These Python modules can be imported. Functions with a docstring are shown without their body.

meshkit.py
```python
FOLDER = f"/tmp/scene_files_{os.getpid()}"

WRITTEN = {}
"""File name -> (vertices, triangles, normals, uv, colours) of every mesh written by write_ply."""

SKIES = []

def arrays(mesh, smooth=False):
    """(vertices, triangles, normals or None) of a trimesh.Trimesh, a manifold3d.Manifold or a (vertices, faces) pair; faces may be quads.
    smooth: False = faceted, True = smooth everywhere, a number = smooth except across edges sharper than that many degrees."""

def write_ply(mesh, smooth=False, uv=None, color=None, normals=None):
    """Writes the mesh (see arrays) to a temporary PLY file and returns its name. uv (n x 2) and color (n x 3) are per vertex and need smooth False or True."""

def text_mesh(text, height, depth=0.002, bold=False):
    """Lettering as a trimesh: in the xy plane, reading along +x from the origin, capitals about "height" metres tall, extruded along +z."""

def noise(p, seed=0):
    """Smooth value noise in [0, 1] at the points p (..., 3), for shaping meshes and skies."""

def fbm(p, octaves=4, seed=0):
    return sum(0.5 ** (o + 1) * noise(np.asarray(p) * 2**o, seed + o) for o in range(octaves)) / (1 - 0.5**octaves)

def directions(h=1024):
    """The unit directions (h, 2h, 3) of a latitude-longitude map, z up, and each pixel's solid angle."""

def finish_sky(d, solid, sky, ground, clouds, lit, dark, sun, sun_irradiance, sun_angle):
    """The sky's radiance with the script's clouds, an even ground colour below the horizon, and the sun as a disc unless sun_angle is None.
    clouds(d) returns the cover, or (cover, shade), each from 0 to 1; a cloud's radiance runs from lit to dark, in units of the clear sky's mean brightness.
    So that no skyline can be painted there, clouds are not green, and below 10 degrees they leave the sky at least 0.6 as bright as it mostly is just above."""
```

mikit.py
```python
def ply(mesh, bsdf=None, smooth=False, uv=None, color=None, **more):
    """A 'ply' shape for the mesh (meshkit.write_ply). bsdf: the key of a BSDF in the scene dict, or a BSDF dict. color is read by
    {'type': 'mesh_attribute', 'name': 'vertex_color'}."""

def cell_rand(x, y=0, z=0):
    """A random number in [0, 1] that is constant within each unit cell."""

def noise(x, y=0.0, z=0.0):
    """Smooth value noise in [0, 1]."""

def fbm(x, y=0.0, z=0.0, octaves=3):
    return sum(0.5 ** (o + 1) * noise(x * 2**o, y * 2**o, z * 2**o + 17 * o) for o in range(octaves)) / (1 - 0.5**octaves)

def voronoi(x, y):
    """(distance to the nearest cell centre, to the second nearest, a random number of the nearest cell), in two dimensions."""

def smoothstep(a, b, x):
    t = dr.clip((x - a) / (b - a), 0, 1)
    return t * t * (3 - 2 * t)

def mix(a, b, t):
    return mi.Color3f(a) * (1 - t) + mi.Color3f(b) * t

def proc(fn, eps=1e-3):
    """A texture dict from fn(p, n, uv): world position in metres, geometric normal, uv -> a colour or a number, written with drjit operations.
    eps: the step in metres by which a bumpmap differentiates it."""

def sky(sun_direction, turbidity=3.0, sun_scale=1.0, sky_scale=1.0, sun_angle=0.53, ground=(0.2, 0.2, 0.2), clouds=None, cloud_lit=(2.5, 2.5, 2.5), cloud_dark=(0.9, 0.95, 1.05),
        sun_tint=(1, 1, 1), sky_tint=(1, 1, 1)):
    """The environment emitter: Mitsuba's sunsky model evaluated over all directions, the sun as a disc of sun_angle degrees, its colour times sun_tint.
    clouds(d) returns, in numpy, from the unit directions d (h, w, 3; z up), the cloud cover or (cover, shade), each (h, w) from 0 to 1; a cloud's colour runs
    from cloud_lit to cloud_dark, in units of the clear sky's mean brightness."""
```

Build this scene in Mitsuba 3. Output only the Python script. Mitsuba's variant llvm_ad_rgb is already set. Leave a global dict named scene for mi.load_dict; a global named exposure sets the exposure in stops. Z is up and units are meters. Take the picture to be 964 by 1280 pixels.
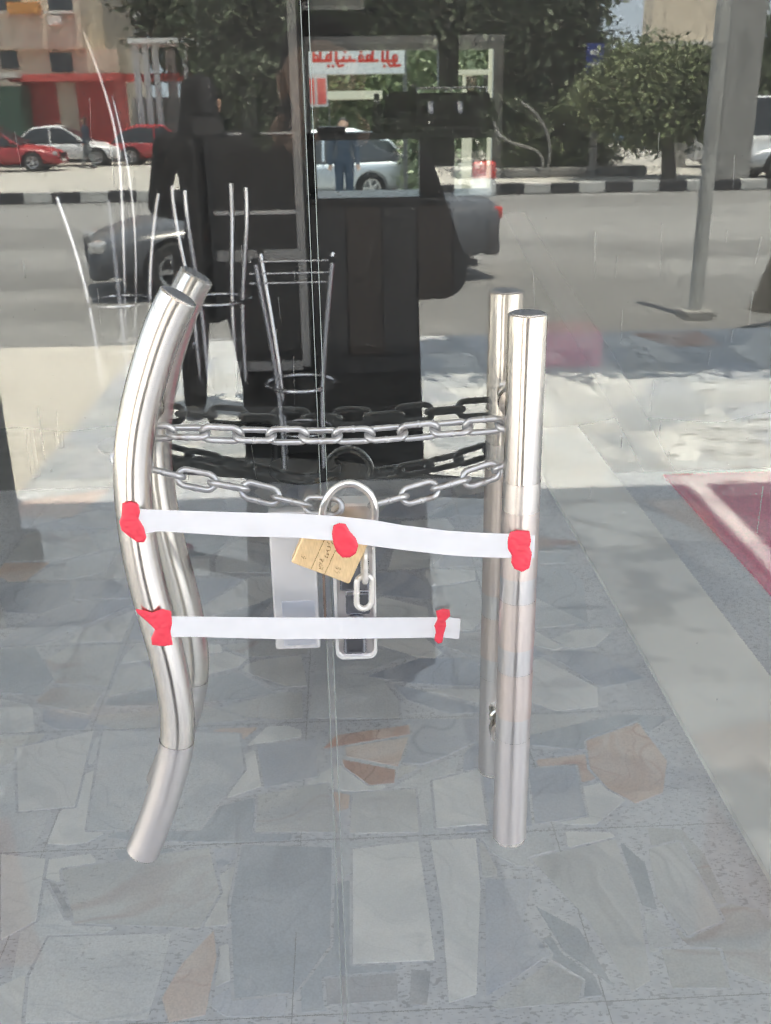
import math, random
import numpy as np, trimesh, mitsuba as mi, drjit as dr, mikit, meshkit
import manifold3d as m3
from shapely.geometry import Polygon, Point, box as sbox, MultiPoint, LineString
from shapely import affinity, voronoi_polygons, union_all
from mikit import proc, noise, fbm, smoothstep, mix, voronoi, cell_rand
T = mi.ScalarTransform4f
rng = np.random.default_rng(7)
random.seed(7)

# ------------------------------------------------------------------ camera, sky, exposure
F = math.sqrt(499 * 3240 + 60 * 54)                       # focal length in pixels of the 964 x 1280 photograph
_n = np.array([-60.0, -499.0, F]); _n /= np.linalg.norm(_n)      # direction of the glass normal, in camera axes
_u = -np.array([54.0, 3240.0, F]); _u /= np.linalg.norm(_u)      # direction of up, in camera axes
M = np.stack([np.cross(_n, _u), _n, _u])
EYE = np.array([0.0, -1.05, 1.55])
fwd, up = M @ np.array([0, 0, 1.0]), M @ np.array([0, -1.0, 0])
scene, labels = {}, {}
scene['camera'] = {'type': 'thinlens', 'aperture_radius': .0012, 'focus_distance': .99, 'fov': 2 * math.degrees(math.atan(482 / F)), 'fov_axis': 'x', 'near_clip': 0.02, 'far_clip': 600.0,
                   'to_world': T().look_at(origin=EYE.tolist(), target=(EYE + fwd).tolist(), up=up.tolist())}
SUN_EL = math.radians(79)
def haze_cloud(d):
    q = meshkit.fbm(d * 3.0 + 5.0, 4, 3); return 0.45 + 0.5 * np.clip((q - .42) * 4, 0, 1)
scene['sky_light'] = mikit.sky((0.06, math.cos(SUN_EL), math.sin(SUN_EL)), turbidity=4.0, sun_scale=1.12, sun_tint=(.93, .99, 1.08), clouds=haze_cloud, cloud_lit=(2.22, 2.3, 2.42))
exposure = 3.76
GLASS_IOR = 1.72
REAR_TINT = 0.38

def ray(x, y): return M @ np.array([x - 482.0, y - 640.0, F])
def P(x, y, Y):
    """the point of the plane y = Y that stands at pixel (x, y) of the photograph"""
    d = ray(x, y); return EYE + d * (Y - EYE[1]) / d[1]
def G(x, y, z=0.0):
    d = ray(x, y); return EYE + d * (z - EYE[2]) / d[2]
def RG(x, y, z=0.0): return G(x, y, z) * [1, -1, 1]       # the same for what the door mirrors: it stands in the street
def RP(x, y, Y): return P(x, y, Y) * [1, -1, 1]

# ------------------------------------------------------------------ helpers
def numbered(key):
    if key not in used: used.add(key); return key
    k = 1
    while f'{key}_{k:03d}' in used: k += 1
    used.add(f'{key}_{k:03d}'); return f'{key}_{k:03d}'
used = set()
def thing(name, label, cat, group=None):
    k = numbered(name); labels[k] = {'label': label, 'category': cat}
    if group: labels[k]['group'] = group
    return k
def put(name, mesh, m, parent=None, smooth=False, kind=None, label=None, to=None, **kw):
    k = numbered(f'{parent}__{name}' if parent else name)
    d = mesh if isinstance(mesh, dict) else mikit.ply(mesh, m, smooth=smooth, **kw)
    if to is not None: d = {**d, 'to_world': to}
    scene[k] = d
    if kind or label:
        labels[k] = {}
        if kind: labels[k]['kind'] = kind
        if label: labels[k]['label'] = label
    return k
def solo(name, label, cat, mesh, m, smooth=False, group=None, **kw):
    k = put(name, mesh, m, None, smooth, **kw); labels[k] = {'label': label, 'category': cat}
    if group: labels[k]['group'] = group
    return k
def struct(name, mesh, m, **kw): return put(name, mesh, m, kind='structure', **kw)
def cat(*ms): return trimesh.util.concatenate([x for x in ms if x is not None])
def tm(x):
    if isinstance(x, m3.Manifold):
        q = x.to_mesh(); return trimesh.Trimesh(q.vert_properties[:, :3], q.tri_verts, process=False)
    return x
def box(x0, x1, y0, y1, z0, z1):
    b = trimesh.creation.box((abs(x1 - x0), abs(y1 - y0), abs(z1 - z0))); b.apply_translation(((x0 + x1) / 2, (y0 + y1) / 2, (z0 + z1) / 2)); return b
def rbox(x0, x1, y0, y1, z0, z1, r=0.01, seg=8):
    """a box with rounded edges"""
    pts = []
    s = trimesh.creation.icosphere(subdivisions=1, radius=r).vertices
    for x in (x0 + r, x1 - r):
        for y in (y0 + r, y1 - r):
            for z in (z0 + r, z1 - r): pts.append(s + [x, y, z])
    return trimesh.convex.convex_hull(np.vstack(pts))
def tube(path, r, sides=14, caps=True):
    p = np.asarray(path, float); n = len(p); r = np.broadcast_to(r, (n,))
    t = np.gradient(p, axis=0); t /= np.linalg.norm(t, axis=1, keepdims=True) + 1e-12
    a = np.cross(t[0], [0, 1.0, 0] if abs(t[0][1]) < 0.9 else [1.0, 0, 0]); a /= np.linalg.norm(a)
    rings = []
    ang = np.arange(sides) * 2 * np.pi / sides
    for k in range(n):
        a = a - t[k] * (a @ t[k]); a /= np.linalg.norm(a); b = np.cross(t[k], a)
        rings.append(p[k] + r[k] * (np.cos(ang)[:, None] * a + np.sin(ang)[:, None] * b))
    v = np.vstack(rings); f = []
    for i in range(n - 1):
        for j in range(sides):
            q = (i * sides + j, i * sides + (j + 1) % sides, (i + 1) * sides + (j + 1) % sides, (i + 1) * sides + j)
            f += [(q[0], q[1], q[2]), (q[0], q[2], q[3])]
    if caps:
        for k, base in ((0, 0), (n - 1, (n - 1) * sides)):
            c = len(v); v = np.vstack([v, p[k]])
            for j in range(sides):
                e = (c, base + (j + 1) % sides, base + j)
                f.append(e if k == 0 else e[::-1])
    return trimesh.Trimesh(v, np.array(f), process=False)
def spline(pts, n=40):
    from scipy.interpolate import CubicSpline
    p = np.asarray(pts, float); s = np.r_[0, np.cumsum(np.linalg.norm(np.diff(p, axis=0), axis=1))]
    return CubicSpline(s, p, axis=0)(np.linspace(0, s[-1], n))
def bar(a, b, r, sides=10): return tube(np.linspace(a, b, 2), r, sides)
def lathe(prof, seg=32): return trimesh.creation.revolve(np.asarray(prof, float), sections=seg)
def at(mesh, loc=(0, 0, 0), rz=0.0, rx=0.0, ry=0.0, s=1.0):
    m = mesh.copy()
    if np.any(np.asarray(s) != 1.0): m.apply_scale(s)
    for a, ax in ((rx, [1, 0, 0]), (ry, [0, 1, 0]), (rz, [0, 0, 1])):
        if a: m.apply_transform(trimesh.transformations.rotation_matrix(a, ax))
    m.apply_translation(loc); return m
def loft(sections):
    """closed rings of equal length -> a capped mesh"""
    s = np.asarray(sections, float); n, k = s.shape[:2]; v = s.reshape(-1, 3); f = []
    for i in range(n - 1):
        for j in range(k):
            a, b, c, d = i * k + j, i * k + (j + 1) % k, (i + 1) * k + (j + 1) % k, (i + 1) * k + j
            f += [(a, b, c), (a, c, d)]
    for i in (0, n - 1):
        c = len(v); v = np.vstack([v, s[i].mean(0)])
        for j in range(k):
            e = (c, i * k + (j + 1) % k, i * k + j)
            f.append(e if i == 0 else e[::-1])
    m = trimesh.Trimesh(v, np.array(f), process=False)
    if m.volume < 0: m.invert()
    return m
def prism(poly, depth):
    return trimesh.creation.extrude_polygon(poly, depth, engine='earcut')
def upright(poly, y, depth):
    """a polygon in x, z raised to a slab from y to y + depth"""
    m = prism(poly, abs(depth)); m.apply_transform(np.array([[1, 0, 0, 0], [0, 0, 1, 0], [0, 1, 0, 0], [0, 0, 0, 1.0]])); m.invert()
    m.apply_translation((0, min(y, y + depth), 0)); return m

# ------------------------------------------------------------------ materials
def rgb(*c): return {'type': 'rgb', 'value': list(c)}
def pr(col, rough=0.6, metal=0.0, spec=0.4, **kw):
    c = proc(col) if callable(col) else rgb(*col)
    return {'type': 'twosided', 'bsdf': {'type': 'principled', 'base_color': c, 'roughness': proc(rough) if callable(rough) else rough, 'metallic': metal, 'specular': spec, **kw}}
def mat(name, d): scene['mat_' + name] = d; return 'mat_' + name

def marble(c1, c2, c3, seed):
    ca, sa = math.cos(seed * 2.3), math.sin(seed * 2.3)
    def fn(p, n, uv):
        u, v = p.x * ca + p.y * sa, p.y * ca - p.x * sa
        w = fbm(p.x * 4 + seed, p.y * 4, seed, 3)
        band = fbm(u * 2.2 + seed, v * 10 + w * 5, 3.0, 4)
        vein = dr.abs(fbm(u * 1.3 + seed * 3, v * 6.5 + w * 3.5, seed, 2) - 0.5)
        fine = dr.abs(fbm(u * 5 + 9, v * 22 + w * 8, seed + 2.0, 2) - 0.5)
        c = mix(c1, c2, smoothstep(0.32, 0.68, band))
        c = mix(c, c3, (1 - smoothstep(0.0, 0.03, vein)) * 0.65 * smoothstep(.35, .6, w))
        c = mix(c, c3, (1 - smoothstep(0.0, 0.02, fine)) * 0.30)
        s = noise(p.x * 330, p.y * 330, seed)
        pit = smoothstep(0.80, 0.9, noise(p.x * 120, p.y * 300, seed + 3.0)) * smoothstep(0.5, 0.7, w)
        stain = smoothstep(.45, .75, fbm(p.x * 1.7, p.y * 1.7, 5.0, 3))
        return c * (0.92 + 0.16 * s) * (1 - 0.2 * pit) * (1 - .14 * stain)
    return fn
STONES = []
for i, (a, b, c) in enumerate([
    ((0.559, 0.574, 0.583), (0.634, 0.641, 0.638), (0.454, 0.471, 0.489)),
    ((0.452, 0.476, 0.520), (0.540, 0.552, 0.580), (0.373, 0.400, 0.436)),
    ((0.599, 0.602, 0.592), (0.687, 0.683, 0.664), (0.510, 0.511, 0.503)),
    ((0.528, 0.533, 0.528), (0.590, 0.588, 0.571), (0.496, 0.441, 0.421)),
    ((0.427, 0.453, 0.477), (0.485, 0.505, 0.527), (0.369, 0.387, 0.412)),
    ((0.673, 0.677, 0.663), (0.755, 0.750, 0.724), (0.580, 0.587, 0.576))]):
    STONES.append(mat(f'marble_{i}', pr(marble(a, b, c, i * 7.3), 0.42)))
PINK = mat('marble_pink', pr(marble((0.615, 0.497, 0.424), (0.658, 0.578, 0.522), (0.488, 0.335, 0.276), 51.0), 0.42))
RUST = mat('marble_rust', pr(marble((0.488, 0.325, 0.266), (0.615, 0.507, 0.453), (0.318, 0.172, 0.138), 61.0), 0.42))
SLATE = mat('marble_slate', pr(marble((0.382, 0.391, 0.404), (0.467, 0.466, 0.473), (0.276, 0.284, 0.305), 71.0), 0.42))

def mortar(p, n, uv):
    s = noise(p.x * 90, p.y * 90, 1.0); g = smoothstep(0.66, 0.85, noise(p.x * 150, p.y * 330, 4.0))
    return mix((.555, .56, .57), (.48, .485, .50), s) * (1 - 0.28 * g) * (0.9 + 0.2 * fbm(p.x * 2, p.y * 2, 0.0, 2))
mat('mortar', pr(mortar, 0.8))
def conc(p, n, uv):
    a = fbm(p.x * 1.3, p.y * 1.3, p.z * 1.3, 4); b = noise(p.x * 60, p.y * 60, p.z * 60)
    return mix((.48, .45, .40), (.60, .57, .52), a) * (0.88 + 0.24 * b)
mat('concrete', pr(conc, 0.85))
def asph(p, n, uv):
    a = fbm(p.x * 0.35, p.y * 1.3, 0.0, 4); b = noise(p.x * 25, p.y * 25, 0.0)
    return mix((.17, .168, .165), (.225, .222, .215), a) * (.85 + .25 * smoothstep(.45, .6, fbm(p.x * .16, p.y * .5, 7.0, 3))) * (0.85 + 0.3 * b)
mat('asphalt', pr(asph, 0.85))
def sand(p, n, uv):
    a = fbm(p.x * 0.3, p.y * 0.3, 0.0, 4); return mix((.30, .29, .27), (.42, .40, .36), a)
mat('sand', pr(sand, 0.9))
def plaster(c, k=2.0, amt=.3):
    def fn(p, n, uv):
        a = fbm(p.x * k, p.y * k, p.z * k, 4); s = smoothstep(0.5, 0.8, fbm(p.x * 6, p.y * 6, p.z * 0.7, 3))
        return mi.Color3f(c) * (1 - amt / 2 + amt * a) * (1 - 0.25 * s)
    return fn
mat('plaster_beige', pr(plaster((.66, .57, .45)), 0.85))
mat('plaster_grey', pr(plaster((.48, .46, .44)), 0.85))
mat('plaster_white', pr(plaster((.62, .60, .56)), 0.8))
mat('column_paint', pr(plaster((.46, .46, .44), 3.0, .5), 0.7))
mat('concrete_dark', pr(plaster((.28, .275, .26), 4.0, .5), 0.85))
mat('canopy_soffit', pr(plaster((.74, .72, .68)), 0.8))
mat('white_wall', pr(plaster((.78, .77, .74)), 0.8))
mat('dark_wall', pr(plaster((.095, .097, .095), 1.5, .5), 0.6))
mat('dark_floor_paint', pr((.1, .1, .1), 0.6))
mat('border_stone', pr(plaster((.82, .80, .73), 2.5, .3), 0.5))
def carpetf(p, n, uv):
    return mix((.58, .03, .10), (.70, .06, .15), fbm(p.x * 9, p.y * 4, 0.0, 3)) * (0.8 + 0.4 * noise(p.x * 200, p.y * 200, 0.0))
mat('red_carpet', pr(carpetf, 0.95, spec=0.1))
def brushed(p, n, uv): return 0.13 + 0.10 * noise(p.x * 40, p.y * 40, p.z * 9)
def steel(col, a): return {'type': 'twosided', 'bsdf': {'type': 'roughconductor', 'material': 'none', 'specular_reflectance': rgb(*col), 'alpha': a, 'distribution': 'ggx'}}
mat('steel', steel((.775, .735, .685), .05))
mat('steel_cap', steel((.55, .54, .55), .12))
mat('steel_dull', steel((.66, .63, .62), .21))
mat('film_clear', steel((.74, .70, .66), .11))
mat('film_pink', {'type': 'twosided', 'bsdf': {'type': 'principled', 'base_color': rgb(.66, .585, .545), 'metallic': .9, 'roughness': .30}})
mat('film_grey', {'type': 'twosided', 'bsdf': {'type': 'principled', 'base_color': rgb(.64, .62, .61), 'metallic': .92, 'roughness': .24}})
mat('film_lilac', {'type': 'twosided', 'bsdf': {'type': 'principled', 'base_color': rgb(.66, .63, .62), 'metallic': .95, 'roughness': .30}})
def zinc(p, n, uv):
    a = noise(p.x * 160, p.y * 160, p.z * 160); r = smoothstep(0.62, 0.85, fbm(p.x * 70, p.y * 70, p.z * 70, 3))
    return mix(mix((.56, .56, .56), (.42, .42, .43), a), (.20, .165, .14), r * 0.8)
mat('zinc', {'type': 'twosided', 'bsdf': {'type': 'principled', 'base_color': proc(zinc), 'metallic': .85, 'roughness': .36}})
mat('zinc_pale', {'type': 'twosided', 'bsdf': {'type': 'principled', 'base_color': rgb(.66, .64, .60), 'metallic': .7, 'roughness': .38}})
mat('shackle', {'type': 'twosided', 'bsdf': {'type': 'principled', 'base_color': rgb(.80, .80, .79), 'metallic': .9, 'roughness': .24}})
def brassf(p, n, uv):
    a = fbm(p.x * 60, p.y * 60, p.z * 60, 3); s = noise(p.x * 900, p.y * 60, p.z * 220)
    return mix((.66, .47, .25), (.74, .56, .33), a) * (0.9 + 0.2 * s)
mat('brass', {'type': 'twosided', 'bsdf': {'type': 'principled', 'base_color': proc(brassf), 'metallic': .45, 'roughness': .42}})
mat('engraving', pr((.26, .15, .06), .6))
mat('lock_dark', steel((.30, .31, .34), .06))
mat('chrome', steel((.80, .80, .82), .05))
mat('plate_satin', {'type': 'twosided', 'bsdf': {'type': 'principled', 'base_color': rgb(.60, .60, .61), 'metallic': .55, 'roughness': .34}})
mat('plate_film', {'type': 'twosided', 'bsdf': {'type': 'principled', 'base_color': rgb(.62, .64, .70), 'metallic': .5, 'roughness': .18}})
mat('lock_case', {'type': 'twosided', 'bsdf': {'type': 'principled', 'base_color': rgb(.66, .63, .62), 'metallic': .8, 'roughness': .22}})
mat('lock_rim', {'type': 'twosided', 'bsdf': {'type': 'principled', 'base_color': rgb(.80, .80, .78), 'metallic': .6, 'roughness': .3}})
mat('gap_brown', pr((.16, .12, .10), .6))
def paperf(p, n, uv): return mi.Color3f(.585, .585, .60) * (0.975 + 0.05 * fbm(p.x * 30, p.z * 60, 0.0, 2))
mat('paper', pr(paperf, .75, spec=.2))
def waxf(p, n, uv): return mix((.60, .030, .055), (.68, .045, .075), noise(p.x * 120, p.y * 120, p.z * 120))
mat('wax', pr(waxf, .38, spec=.5))
scene['mat_door_glass'] = {'type': 'thindielectric', 'int_ior': GLASS_IOR, 'ext_ior': 1.0, 'specular_transmittance': rgb(.932, .946, .946), 'specular_reflectance': rgb(.95, 1.0, .97)}
scene['mat_rear_glass'] = {'type': 'thindielectric', 'int_ior': 1.5, 'ext_ior': 1.0, 'specular_transmittance': rgb(REAR_TINT * .95, REAR_TINT * 1.05, REAR_TINT)}
scene['mat_clear_glass'] = {'type': 'thindielectric', 'int_ior': 1.5, 'ext_ior': 1.0}
mat('glass_edge', pr((.24, .27, .25), .8, spec=.1))
mat('black', pr((.042, .042, .041), .45))
mat('black_gloss', pr((.03, .03, .03), .25))
mat('char', pr((.075, .075, .075), .5))
mat('board', pr(plaster((.085, .070, .06), 5.0, .7), .45)); mat('rubber', pr((.025, .025, .025), .8))
mat('cloth_black', pr((.02, .02, .022), .95, spec=.1))
mat('cloth_brown', pr((.030, .020, .018), .9, spec=.1))
mat('cloth_navy', pr((.05, .07, .10), .9, spec=.1))
mat('cloth_grey', pr((.20, .22, .23), .9, spec=.1))
mat('skin', pr((.45, .28, .20), .6))
mat('hair', pr((.015, .012, .010), .7))
mat('aluminium', pr((.66, .65, .63), .45, .5))
mat('frame_pale', pr((.50, .49, .47), .5, .2))
mat('white', pr((.72, .72, .70), .5))
mat('cream', pr((.72, .66, .50), .7))
mat('red_paint', pr(plaster((.55, .09, .075), 1.0, .3), .7))
mat('orange', pr((.55, .27, .08), .8))
mat('blue_sign', pr((.03, .05, .24), .5))
mat('kerb_white', pr(plaster((.50, .50, .48), 2.0, .4), .8))
mat('kerb_black', pr((.035, .035, .038), .7))
mat('window_dark', pr((.03, .035, .04), .15, spec=.6))
mat('green_stall', pr((.08, .14, .10), .8))
def paint(c): return pr(c, .28, .0, .5, clearcoat=1.0, clearcoat_gloss=.9)
mat('car_red', paint((.33, .018, .022))); mat('car_dark', paint((.075, .082, .095))); mat('car_white', paint((.68, .69, .70)))
mat('car_silver', pr((.60, .63, .66), .3, .45, clearcoat=.8)); mat('car_blue', paint((.12, .20, .28)))
mat('head_lamp', pr((.7, .7, .7), .12, .6)); mat('tail_lamp', pr((.62, .03, .02), .25))
mat('rim', pr((.55, .55, .56), .3, .7)); mat('car_trim', pr((.03, .03, .03), .6))
def leafm(name, a, b):
    def fn(p, n, uv): return mix(a, b, noise(p.x * 2.2, p.y * 2.2, p.z * 2.2) * .6 + .4 * noise(p.x * 21, p.y * 21, p.z * 21))
    scene['mat_' + name] = {'type': 'twosided', 'bsdf': {'type': 'principled', 'base_color': proc(fn), 'roughness': .55, 'specular': .35}}
leafm('leaf_olive', (.12, .15, .070), (.20, .225, .11)); leafm('leaf_dark', (.042, .060, .033), (.080, .10, .052)); leafm('leaf_mid', (.085, .115, .055), (.14, .17, .080)); leafm('leaf_pale', (.14, .18, .10), (.24, .27, .16))
mat('bark', pr(plaster((.17, .155, .13), 8.0, .6), .9))

# ------------------------------------------------------------------ setting: floors, road, kerb, building shell
def sheet(x0, x1, y0, y1, z, nx=1, ny=1):
    return trimesh.Trimesh([[x0, y0, z], [x1, y0, z], [x1, y1, z], [x0, y1, z]], [[0, 1, 2], [0, 2, 3]], process=False)
TX, TY, TX0, TY0 = 0.585, 0.488, -0.72, 0.855
floor = struct('floor', box(-3.3, 3.3, 0.011, 6.8, -0.12, -0.0025), 'mat_mortar')
porch = struct('porch_pavement', box(-1.47, 6.5, -6.45, -0.011, -0.5, -0.0025), 'mat_mortar')
struct('threshold_sill', box(-3.3, 6.5, -0.011, 0.011, -0.5, -0.004), 'mat_border_stone')

def stones_in_tile(x0, y0, n, seed, gap):
    seed += 5000
    r = np.random.default_rng(seed)
    t = sbox(x0 + .002, y0 + .002, x0 + TX - .002, y0 + TY - .002)
    ang = r.uniform(0, math.pi); st = r.uniform(1.0, 1.75)
    c = np.array([x0 + TX / 2, y0 + TY / 2])
    pts, tries = [], 0
    while len(pts) < n and tries < 400:
        tries += 1
        q = np.array([x0 + r.uniform(0, TX), y0 + r.uniform(0, TY)])
        if all(np.linalg.norm(q - o) > .55 * math.sqrt(TX * TY / n) for o in pts): pts.append(q)
    a = np.array([[math.cos(ang), math.sin(ang)], [-math.sin(ang), math.cos(ang)]]); S = np.diag([st, 1 / st]); W = S @ a
    w = MultiPoint([tuple(W @ (q - c)) for q in pts])
    Wi = np.linalg.inv(W)
    out = []
    for cell in voronoi_polygons(w, extend_to=w.buffer(2.5)).geoms:
        co = np.array(cell.exterior.coords)[:-1] @ Wi.T + c
        g = Polygon(co).intersection(t)
        if g.is_empty: continue
        g = affinity.rotate(g.buffer(-r.uniform(*gap)), r.uniform(-10, 10))
        g = g.intersection(t).simplify(.004)
        if g.geom_type != 'Polygon' or g.area < .002: continue
        co = np.array(g.exterior.coords)[:-1]
        # knock off a corner, so that the pieces look broken
        k = r.integers(len(co)); p0, p1, p2 = co[k - 1], co[k], co[(k + 1) % len(co)]
        co = np.vstack([co[:k], [p1 + (p0 - p1) * r.uniform(.15, .5), p1 + (p2 - p1) * r.uniform(.15, .5)], co[k + 1:]])
        g = Polygon(co)
        if g.is_valid and g.geom_type == 'Polygon': out.append(g.buffer(.004).buffer(-.004).simplify(.0025) if g.area > .01 else g)
    return [g for g in out if g.geom_type == 'Polygon' and not g.is_empty]
def lay(holder, polys, r, special=()):
    for g in polys:
        co = np.array(g.exterior.coords)[:-1]
        if Polygon(co).exterior.is_ccw is False: co = co[::-1]
        n = len(co); c = co.mean(0)
        inner = c + (co - c) * (1 - .0004 / max(.02, math.sqrt(g.area)))
        h = r.uniform(-.0019, -.0011); tilt = r.uniform(-.0016, .0016, 2)
        top = np.c_[inner, h + (inner - c) @ tilt]; rim = np.c_[co, np.full(n, -.0024)]
        v = np.vstack([top, rim]); f = []
        tri = trimesh.creation.triangulate_polygon(Polygon(inner), engine='earcut')
        tv, tf = tri
        # earcut keeps the ring's order
        f += [tuple(int(np.argmin(np.linalg.norm(inner - tv[i], axis=1))) for i in t) for t in tf]
        f = [t if np.cross(inner[t[1]] - inner[t[0]], inner[t[2]] - inner[t[0]]) > 0 else t[::-1] for t in f]
        for i in range(n):
            j = (i + 1) % n; f += [(n + i, n + j, j), (n + i, j, i)]
        m = trimesh.Trimesh(v, np.array(f), process=False)
        mt = STONES[r.choice(len(STONES))]
        u = r.uniform()
        if u < .012: mt = PINK
        elif u < .03 and g.area < .03: mt = SLATE
        elif u < .036: mt = RUST
        for (sx, sy, sm) in special:
            if g.contains(Point(sx, sy)): mt = sm
        put('stone', m, mt, holder)
r = np.random.default_rng(21)
FIXED = [  # the pieces of the foreground that the photograph shows one by one
    (RUST, [(420, 918), (512, 905), (514, 917), (430, 931), (402, 936)]), (PINK, [(431, 933), (512, 920), (498, 958), (432, 945)]), (RUST, [(427, 948), (495, 961), (494, 978), (462, 981), (430, 958)]),
    (PINK, [(268, 1160), (272, 1195), (258, 1268), (210, 1279), (201, 1247), (225, 1205)]), (SLATE, [(58, 1099), (72, 1104), (92, 1142), (84, 1149)]), (SLATE, [(405, 1222), (498, 1214), (499, 1250), (408, 1256)]),
    (SLATE, [(513, 1210), (540, 1212), (535, 1257), (511, 1255)]), (STONES[5], [(537, 1049), (596, 1046), (602, 1110), (597, 1243), (560, 1254), (552, 1140)]), (STONES[1], [(606, 1098), (668, 1096), (655, 1150), (690, 1192), (606, 1247)]),
    (STONES[2], [(662, 1072), (770, 1047), (800, 1130), (815, 1225), (790, 1241), (735, 1150)]), (STONES[3], [(612, 1255), (688, 1200), (730, 1225), (724, 1252), (622, 1262)]), (PINK, [(732, 925), (798, 902), (835, 950), (830, 990), (795, 1004), (760, 985), (737, 960)]),
    (STONES[3], [(76, 1086), (262, 1058), (276, 1115), (250, 1160), (92, 1154)]), (STONES[4], [(302, 1054), (416, 1058), (414, 1180), (370, 1240), (292, 1248), (287, 1130)]), (STONES[5], [(0, 1066), (58, 1072), (46, 1150), (0, 1176)]),
    (STONES[2], [(20, 934), (118, 912), (94, 1008), (22, 1014)]), (STONES[0], [(128, 912), (300, 916), (306, 962), (250, 1036), (108, 1038)]), (STONES[1], [(320, 930), (395, 922), (398, 970), (330, 985)]), (STONES[3], [(322, 992), (410, 978), (425, 1040), (318, 1040)]),
    (STONES[5], [(440, 1060), (524, 1050), (536, 1130), (545, 1200), (440, 1205)]), (STONES[2], [(440, 990), (520, 985), (525, 1040), (436, 1042)]), (STONES[5], [(540, 975), (600, 960), (610, 1030), (545, 1035)]), (STONES[1], [(660, 960), (720, 955), (735, 1020), (668, 1030)]),
    (STONES[4], [(668, 1130), (725, 1160), (770, 1235), (705, 1190)]), (STONES[2], [(810, 1060), (850, 1050), (905, 1150), (860, 1170), (820, 1120)]), (STONES[3], [(825, 1185), (900, 1185), (915, 1235), (840, 1235)]), (STONES[0], [(60, 1170), (215, 1165), (205, 1210), (185, 1275), (30, 1279), (35, 1220)])]
fixed = []
for m_, pts in FIXED:
    g_ = Polygon([tuple(G(x, y)[:2]) for x, y in pts]); g_ = g_ if g_.is_valid else g_.buffer(0); fixed.append((m_, g_.buffer(-.002)))
taken = union_all([g_.buffer(.007) for _, g_ in fixed])
def loose(ps):
    out = []
    for g_ in ps:
        d_ = g_.difference(taken)
        for q in getattr(d_, 'geoms', [d_]):
            q = q.buffer(-.004).buffer(.004).simplify(.002)
            if q.geom_type == 'Polygon' and q.area > .0012: out.append(q)
    return out
sp = []
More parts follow.
